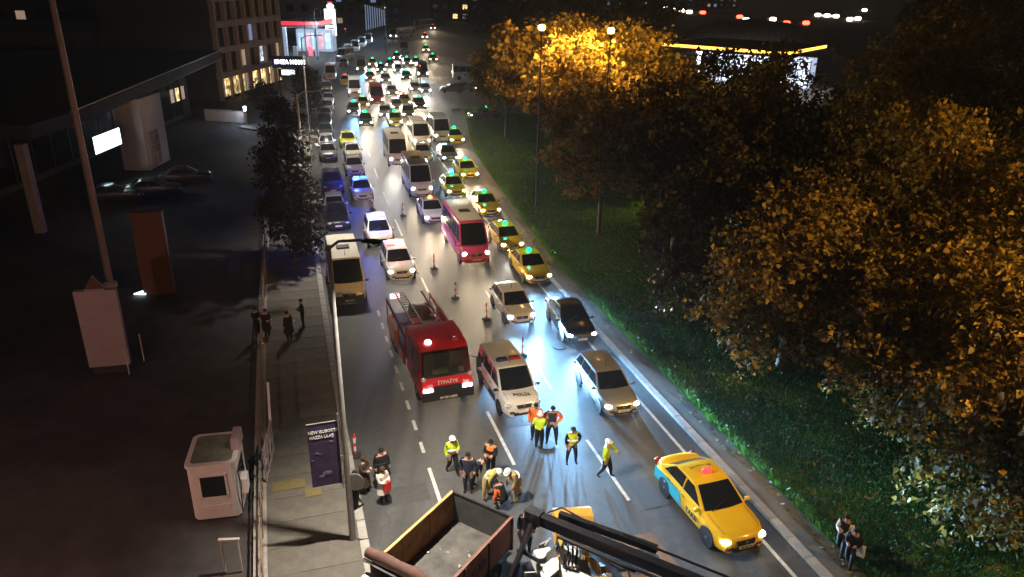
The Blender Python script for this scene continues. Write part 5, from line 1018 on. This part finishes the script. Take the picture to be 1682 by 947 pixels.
for i in range(17): MB().box((-10+1.25*i, 6.40, 2.5), (.14, .10, 5.0)).build('mullion', 'trim', s)
for z in (1.4, 3.3, 4.6): MB().box((0, 6.39, z), (20, .06, .12)).build('transom', 'trim', s)
for x in (-5, 0, 5): MB().box((x, -3, 1.0), (.8, 1.2, 2.0)).build('pump', 'paint_white', s, 30)
MB().box((0, -1, .03), (34, 26, .06)).build('apron', 'concrete', s)
for x in (-5, 5): point('canopy_light', (x, -4, 5.5), (.78, .85, 1), 3000, 1.0, s)
dm = thing('canopy_dome', 'grey domed roof behind the right petrol station', 'building', (52, 175, 0)); MB().ell((0, 0, 4), (16, 12, 6), 20, 8, zmin=0).build('dome', 'worn_steel', dm, 60); MB().lathe((0, 0, 0), [(16, 0), (16, 4)], 20, 1, .75).build('drum', 'dark_wall', dm, 40)
tp = thing('lit_totem', 'outlined white totem sign beside the golden tree', 'sign', (*(31.25, 187.22), 0)); MB().box((0, 0, 4.2), (1.6, .3, 2.4)).build('frame', 'gas_white', tp); MB().box((0, -.17, 4.2), (1.2, .06, 1.9)).build('panel', 'sign_blue', tp); MB().box((0, -.21, 4.2), (.5, .04, 1.0)).build('mark', 'station_orange', tp); MB().tube((0, 0, 0), (0, 0, 3.1), .1).build('post', 'galv_dark', tp, 40)
em('far_white', (1, .82, .6), 9); em('far_red', (1, .08, .04), 5)
far_body = MB().box((0, 0, .65), (4.2, 1.8, .8), taper=.94).box((-.2, 0, 1.25), (2.2, 1.6, .5), taper=.8).mesh('body'); far_lamp = MB().ell((0, 0, 0), (.3, .45, .35), 8, 6).mesh('headlight', 60)
fl_px = [(90.10, 492.61), (90.43, 466.73), (92.40, 451.67), (93.51, 437.23), (99.83, 432.71), (139.85, 557.26), (108.52, 391.66), (103.59, 363.23), (103.32, 348.82), (101.37, 334.95), (119.08, 373.65), (115.58, 343.81), (125.09, 346.87), (160.83, 429.71), (163.72, 424.34), (166.54, 419.10), (161.04, 388.22), (168.22, 396.20), (222.97, 516.47), (90.40, 566.27)]
for i, q in enumerate(fl_px):
    red = i in (4, 6, 11, 12)
    t = thing('distant_car', 'distant car with glowing red lamps on the street beyond the park' if red else 'distant car with warm headlights on the street beyond the park', 'car', q, R(-80 if not red else 100), 'cars with red lamps beyond the park' if red else 'cars with headlights beyond the park')
    obj('body', far_body, 'paint_maroon' if red else 'paint_grey', t)
    for s_ in (-.6, .6): o = obj('headlight', far_lamp, 'far_red' if red else 'far_white', t); o.location = ((2.1 if not red else -2.1), s_, .8); o.scale = (2.6,)*3

# ------------------------------------------------------------------ trees
def leaf_mat(name, cols, trans=.3):
    m = bpy.data.materials.new(name); m.use_nodes = True; MATS[name] = m; n = m.node_tree; b = n.nodes['Principled BSDF']
    ge = n.nodes.new('ShaderNodeNewGeometry'); rp = n.nodes.new('ShaderNodeValToRGB'); els = rp.color_ramp.elements
    while len(els) < len(cols): els.new(.5)
    for i, c in enumerate(cols): els[i].position = i/(len(cols)-1); els[i].color = (*c, 1)
    n.links.new(ge.outputs['Random Per Island'], rp.inputs[0]); n.links.new(rp.outputs[0], b.inputs['Base Color']); b.inputs['Roughness'].default_value = .6
    tr = n.nodes.new('ShaderNodeBsdfTranslucent'); n.links.new(rp.outputs[0], tr.inputs[0]); mx = n.nodes.new('ShaderNodeMixShader'); mx.inputs[0].default_value = trans
    out = n.nodes['Material Output']; n.links.new(b.outputs[0], mx.inputs[1]); n.links.new(tr.outputs[0], mx.inputs[2]); n.links.new(mx.outputs[0], out.inputs['Surface']); return m
leaf_mat('leaf_autumn', [(.05, .05, .012), (.11, .09, .018), (.20, .13, .02), (.27, .18, .03), (.10, .06, .015)]); leaf_mat('leaf_shade_dim', [(.02, .02, .007), (.035, .03, .01), (.05, .04, .013)]); leaf_mat('leaf_shade_dark', [(.006, .008, .004), (.012, .013, .006), (.018, .014, .008)], .1)  # dim and dark leaf sets: shade of unlit crowns put into the colour
pm('bark', (.10, .075, .055), rough=.95, var=.4, scale=5, bump=.6)
def leaves(centres, radii, n, size, seed, mat, parent, name='crown', shell=.55):
    g = np.random.default_rng(seed); k = len(centres); vol = np.array([r[0]*r[1]*r[2] for r in radii])**.67; idx = g.choice(k, n, p=vol/vol.sum())
    C = np.array(centres)[idx]; Rr = np.array(radii)[idx]; d = g.normal(size=(n, 3)); d /= np.linalg.norm(d, axis=1)[:, None]
    u = (shell+(1-shell)*g.random(n)**.6)[:, None]*(1+.20*g.normal(size=(n, 1))); P0 = C+Rr*d*u
    # cluster the leaves on twigs
    m_ = max(1, n//14); ti = g.integers(0, m_, n); P0 = P0[:m_][ti]*.80+P0*.20*0+P0[:m_][ti]*.20+g.normal(size=(n, 3))*size*np.array([1.15, 1.15, .8]); d = d[:m_][ti]
    a = g.normal(size=(n, 3))+np.array([0, 0, -.35]); a /= np.linalg.norm(a, axis=1)[:, None]
    nn = d*.5+g.normal(size=(n, 3))*.6+np.array([0, 0, .5]); b = np.cross(nn, a); b /= np.linalg.norm(b, axis=1)[:, None]+1e-6
    up = np.cross(a, b); s = (size*(.45+1.15*g.random(n)**2))[:, None]
    V = np.stack([P0, P0+a*s*.35+b*s*.48+up*s*.1, P0+a*s*.75+b*s*.26, P0+a*s*1.15-up*s*.1, P0+a*s*.75-b*s*.26, P0+a*s*.35-b*s*.48+up*s*.1], 1).reshape(-1, 3)
    me = bpy.data.meshes.new(name); nf = n*2; me.vertices.add(len(V)); me.vertices.foreach_set('co', V.ravel())
    base = np.arange(n)[:, None]*6; F = np.stack([base+np.array([0, 1, 2, 3]), base+np.array([0, 3, 4, 5])], 1).reshape(-1)
    me.loops.add(len(F)); me.loops.foreach_set('vertex_index', F.astype(np.int32)); me.polygons.add(nf); me.polygons.foreach_set('loop_start', np.arange(nf, dtype=np.int32)*4)
    me.update(calc_edges=True); me.validate(); return obj(name, me, mat, parent)
def tree(base, h, rad, label, seed, mat='leaf_autumn', nleaf=9000, size=.26, low=.32, trunk=.22, group='trees in the park', lean=(0, 0), lobes=15, squash=1.0):
    g = random.Random(seed); t = thing('tree', label, 'tree', (base[0], base[1], .1), 0, group)
    tk = MB(); top = Vector((lean[0], lean[1], h*.72)); tk.path([(0, 0, -.1), (lean[0]*.15, lean[1]*.15, h*.2), (lean[0]*.5, lean[1]*.5, h*.45), top], [trunk*1.25, trunk, trunk*.7, trunk*.25], 9)
    cs, rs = [], []
    for i in range(lobes):
        a = 2*math.pi*i*.618; f = (i+.5)/lobes; z = h*(low+.14+(.84-low)*f); env = math.sin(math.pi*min(1, (f*.86+.16)))**.7; rr_ = rad*env*g.uniform(.45, .80)
        c_ = Vector((math.cos(a)*rr_+lean[0]*f, math.sin(a)*rr_+lean[1]*f, z+g.uniform(-.3, .3))); q = rad*g.uniform(.18, .50); cs.append(c_); rs.append((q, q, q*g.uniform(.6, .9)*squash))
        b0 = Vector((lean[0]*.3, lean[1]*.3, h*(.25+.4*f))); tk.path([b0, (b0+c_)/2+Vector((0, 0, -.2)), c_], [trunk*.42, trunk*.26, trunk*.08], 6)
    tk.build('trunk', 'bark', t, 60)
    leaves([tuple(c_) for c_ in cs], rs, nleaf, size, seed, mat, t)
    return t
tree((4.3, 76), 13.0, 6.2, 'golden lit tree with a pale trunk under the left sodium lamp', 11, nleaf=15000, size=.34)
tree((5.2, 62.5), 12.2, 5.6, 'golden lit tree nearest the road under the sodium lamps', 12, nleaf=14000, size=.32, low=.38)
tree((11.5, 73), 13.4, 6.4, 'golden lit tree behind the right sodium lamp', 13, nleaf=15000, size=.34)
tree((-1.0, 88), 11.5, 4.8, 'golden tree at the corner of the side street', 14, nleaf=9000, size=.36)
tree((6.4, 53.2), 9.0, 3.6, 'small dim tree beside the verge with a thin trunk', 15, nleaf=5000, size=.26, trunk=.14)
tree((11.2, 49.0), 11.5, 5.2, 'dark tree in the middle of the verge row', 16, 'leaf_shade_dim', nleaf=9500, size=.27)
tree((17.5, 58), 10.0, 5.6, 'dark tree in front of the right petrol station', 17, 'leaf_shade_dim', nleaf=4500, size=.30)
tree((13.4, 32.8), 8.8, 5.0, 'amber tree whose crown overhangs the grass above the yellow taxi', 18, nleaf=15000, size=.20, low=.06)
tree((11.8, 40.6), 9.2, 4.7, 'dim brown tree standing between the verge row and the overhanging tree', 42, 'leaf_shade_dim', nleaf=11000, size=.24, low=.0)
tree((17.6, 37.5), 10.5, 5.2, 'dim brown tree right behind the overhanging amber tree', 43, 'leaf_shade_dim', nleaf=11000, size=.22, low=.08)
tree((17.2, 28.2), 8.0, 4.6, 'low amber tree between the overhanging tree and the corner tree', 44, nleaf=14000, size=.19, low=-.08)
tree((20, 47), 11, 5.5, 'dark tree behind the dim brown trees', 45, 'leaf_shade_dim', nleaf=9000, size=.26, low=.08)
tree((15, 54), 10, 5.0, 'dark low tree behind the verge row', 46, 'leaf_shade_dim', nleaf=8000, size=.27, low=.05)
tree((31, 42), 12, 6, 'dark tree behind the tall amber trees', 47, 'leaf_shade_dim', nleaf=9000, size=.25, low=.08)
tree((24, 30), 10.5, 5.0, 'amber tree in front of the tall amber tree', 48, nleaf=12000, size=.20, low=.08)
tree((23.0, 39.5), 11.5, 5.6, 'large amber tree at the right, behind the overhanging tree', 19, nleaf=13000, size=.22, low=.1)
tree((18.0, 23.0), 8.2, 4.7, 'amber tree filling the lower right corner', 20, nleaf=14000, size=.19, low=-.05)
tree((18.9, 18.2), 7.8, 4.1, 'amber tree cut by the lower right corner', 40, nleaf=10000, size=.19, low=-.05)
tree((28.5, 33), 12.5, 5.8, 'tall amber tree at the right edge', 21, nleaf=13000, size=.21, low=.1)
tree((25, 52), 11.0, 6.0, 'dark tree among the park trees behind the amber ones', 22, 'leaf_shade_dim', nleaf=8000, size=.27, low=.1)
tree((33, 62), 13, 6.6, 'dark tree deep in the park on the right', 23, 'leaf_shade_dim', nleaf=8000, size=.30)
tree((42, 56), 13, 6.8, 'dark tree deep in the park near the right edge', 24, 'leaf_shade_dim', nleaf=7000, size=.30)
tree((32.5, 98), 10.0, 6.0, 'dark tree silhouetted against the bright petrol station', 41, 'leaf_shade_dim', nleaf=3600, size=.42, low=.05)
tree((24.5, 96), 9.6, 5.0, 'sparse dark tree at the left end of the bright petrol station', 49, 'leaf_shade_dim', nleaf=2600, size=.42, low=.05)
tree((26, 82), 9.5, 5.5, 'dark tree deep in the park before the petrol station apron', 25, 'leaf_shade_dim', nleaf=5000, size=.34)
tree((45, 84), 14, 8.0, 'dark tree deep in the park at the upper right', 26, 'leaf_shade_dim', nleaf=8000, size=.36)
tree((62, 92), 15, 9.0, 'dark tree at the far right of the park', 27, 'leaf_shade_dim', nleaf=7500, size=.40)
tree((70, 125), 17, 10.0, 'tall dark tree at the far upper right', 28, 'leaf_shade_dark', nleaf=7500, size=.46); tree((88, 160), 19, 12, 'distant dark tree at the upper right corner', 29, 'leaf_shade_dark', nleaf=7500, size=.55)
tree((18, 105), 8, 5.0, 'dark tree behind the golden trees', 30, nleaf=3000, size=.38); tree((3, 152), 14, 7.5, 'dark tree beyond the side street', 31, 'leaf_shade_dark', nleaf=7000, size=.45); tree((14, 165), 15, 8, 'dark tree behind the side street junction', 32, 'leaf_shade_dark', nleaf=7000, size=.5); tree((-6, 200), 14, 8, 'dark tree lining the far right side of the road', 33, 'leaf_shade_dark', nleaf=7000, size=.5); tree((30, 190), 16, 9, 'dark tree between the side street and the petrol station', 34, 'leaf_shade_dark', nleaf=7000, size=.5); tree((8, 240), 16, 9, 'most distant dark tree by the bend', 35, 'leaf_shade_dark', nleaf=6000, size=.6)
tree((-14.5, 46.6), 8.8, 2.2, 'dark narrow tree on the left pavement beside the parked cars', 36, 'leaf_shade_dark', nleaf=12000, size=.20, low=-.02, trunk=.13, group='pavement trees', squash=1.3)
tree((-17.8, 57.0), 9.4, 1.8, 'second dark tree behind the narrow tree on the left pavement', 37, 'leaf_shade_dark', nleaf=8000, size=.22, low=.12, trunk=.12, group='pavement trees', squash=1.3)
tree((-27.5, 101), 6.0, 2.3, 'small dark shrub-like tree before the shop sign', 38, 'leaf_shade_dark', nleaf=4000, size=.26, low=.1, trunk=.1, group='pavement trees'); tree((-34.6, 104), 3.6, 1.6, 'small dark tree before the lit ground floor', 39, 'leaf_shade_dark', nleaf=3000, size=.26, low=.1, trunk=.1, group='pavement trees')

# ------------------------------------------------------------------ grass blades on the verge
leaf_mat('grass_blade', [(.022, .09, .006), (.038, .14, .010), (.055, .18, .014), (.11, .16, .025)], .25)
g = np.random.default_rng(5); N = 150000
yy = 14+92*g.random(N)**1.7; dd = 14*g.random(N)**1.7
P0 = np.array([(lambda p: (p.x+d_, p.y+d_*.2, .10+min(d_, 8)*.03))(RP(y_, RE(y_)+1.28)) for y_, d_ in zip(yy, dd)])
th = g.random(N)*2*np.pi; hgt = (.05+.12*g.random(N))*(1+1.5*np.exp(-dd*1.2)); wd = .015+.02*g.random(N)
dv = np.stack([np.cos(th), np.sin(th), np.zeros(N)], 1); ln = np.stack([g.normal(size=N)*.4, g.normal(size=N)*.4, np.ones(N)], 1)
V = np.stack([P0-dv*wd[:, None], P0+dv*wd[:, None], P0+ln*hgt[:, None]], 1).reshape(-1, 3)
me = bpy.data.meshes.new('grass'); me.vertices.add(3*N); me.vertices.foreach_set('co', V.ravel()); me.loops.add(3*N); me.loops.foreach_set('vertex_index', np.arange(3*N, dtype=np.int32)); me.polygons.add(N); me.polygons.foreach_set('loop_start', np.arange(N, dtype=np.int32)*3); me.update(calc_edges=True)
obj('grass', me, 'grass_blade', None, 'green grass growing on the verge beside the footway', 'grass', None, 'stuff')

# fallen leaves on the grass and the footway
g = np.random.default_rng(9); N = 5200; yy = 13+70*g.random(N)**1.4; dd = -.6+12*g.random(N)**1.3
P0 = np.array([(lambda p: (p.x+d_, p.y+d_*.2, (.135 if d_ < 0 else .155+min(d_, 8)*.03)+.01))(RP(y_, RE(y_)+1.30)) for y_, d_ in zip(yy, dd)])
th = g.random(N)*6.28; sz = (.05+.07*g.random(N))[:, None]; a = np.stack([np.cos(th), np.sin(th), .25*g.normal(size=N)], 1); b = np.stack([-np.sin(th), np.cos(th), .35*g.normal(size=N)], 1)
V = np.stack([P0-a*sz, P0+b*sz*.7, P0+a*sz, P0-b*sz*.7], 1).reshape(-1, 3)
me = bpy.data.meshes.new('fallen_leaves'); me.vertices.add(4*N); me.vertices.foreach_set('co', V.ravel()); me.loops.add(4*N); me.loops.foreach_set('vertex_index', np.arange(4*N, dtype=np.int32)); me.polygons.add(N); me.polygons.foreach_set('loop_start', np.arange(N, dtype=np.int32)*4); me.update(calc_edges=True)
obj('fallen_leaves', me, 'leaf_autumn', None, 'fallen brown leaves scattered on the grass verge', 'leaves', None, 'stuff')

# ------------------------------------------------------------------ thin haze volume added so the lamps get a glow
hm = bpy.data.materials.new('haze'); hm.use_nodes = True; n = hm.node_tree; n.nodes.remove(n.nodes['Principled BSDF'])
pv_ = n.nodes.new('ShaderNodeVolumePrincipled'); pv_.inputs['Color'].default_value = (.9, .92, .95, 1); pv_.inputs['Density'].default_value = .0004; pv_.inputs['Anisotropy'].default_value = .55
n.links.new(pv_.outputs[0], n.nodes['Material Output'].inputs['Volume'])
hz = MB().box((0, 700, 12), (1700, 1560, 26)).build('haze', hm, None, None, kind='stuff', label='thin haze added over the road for glow around lamps', cat='haze')
cy.volume_bounces = 0
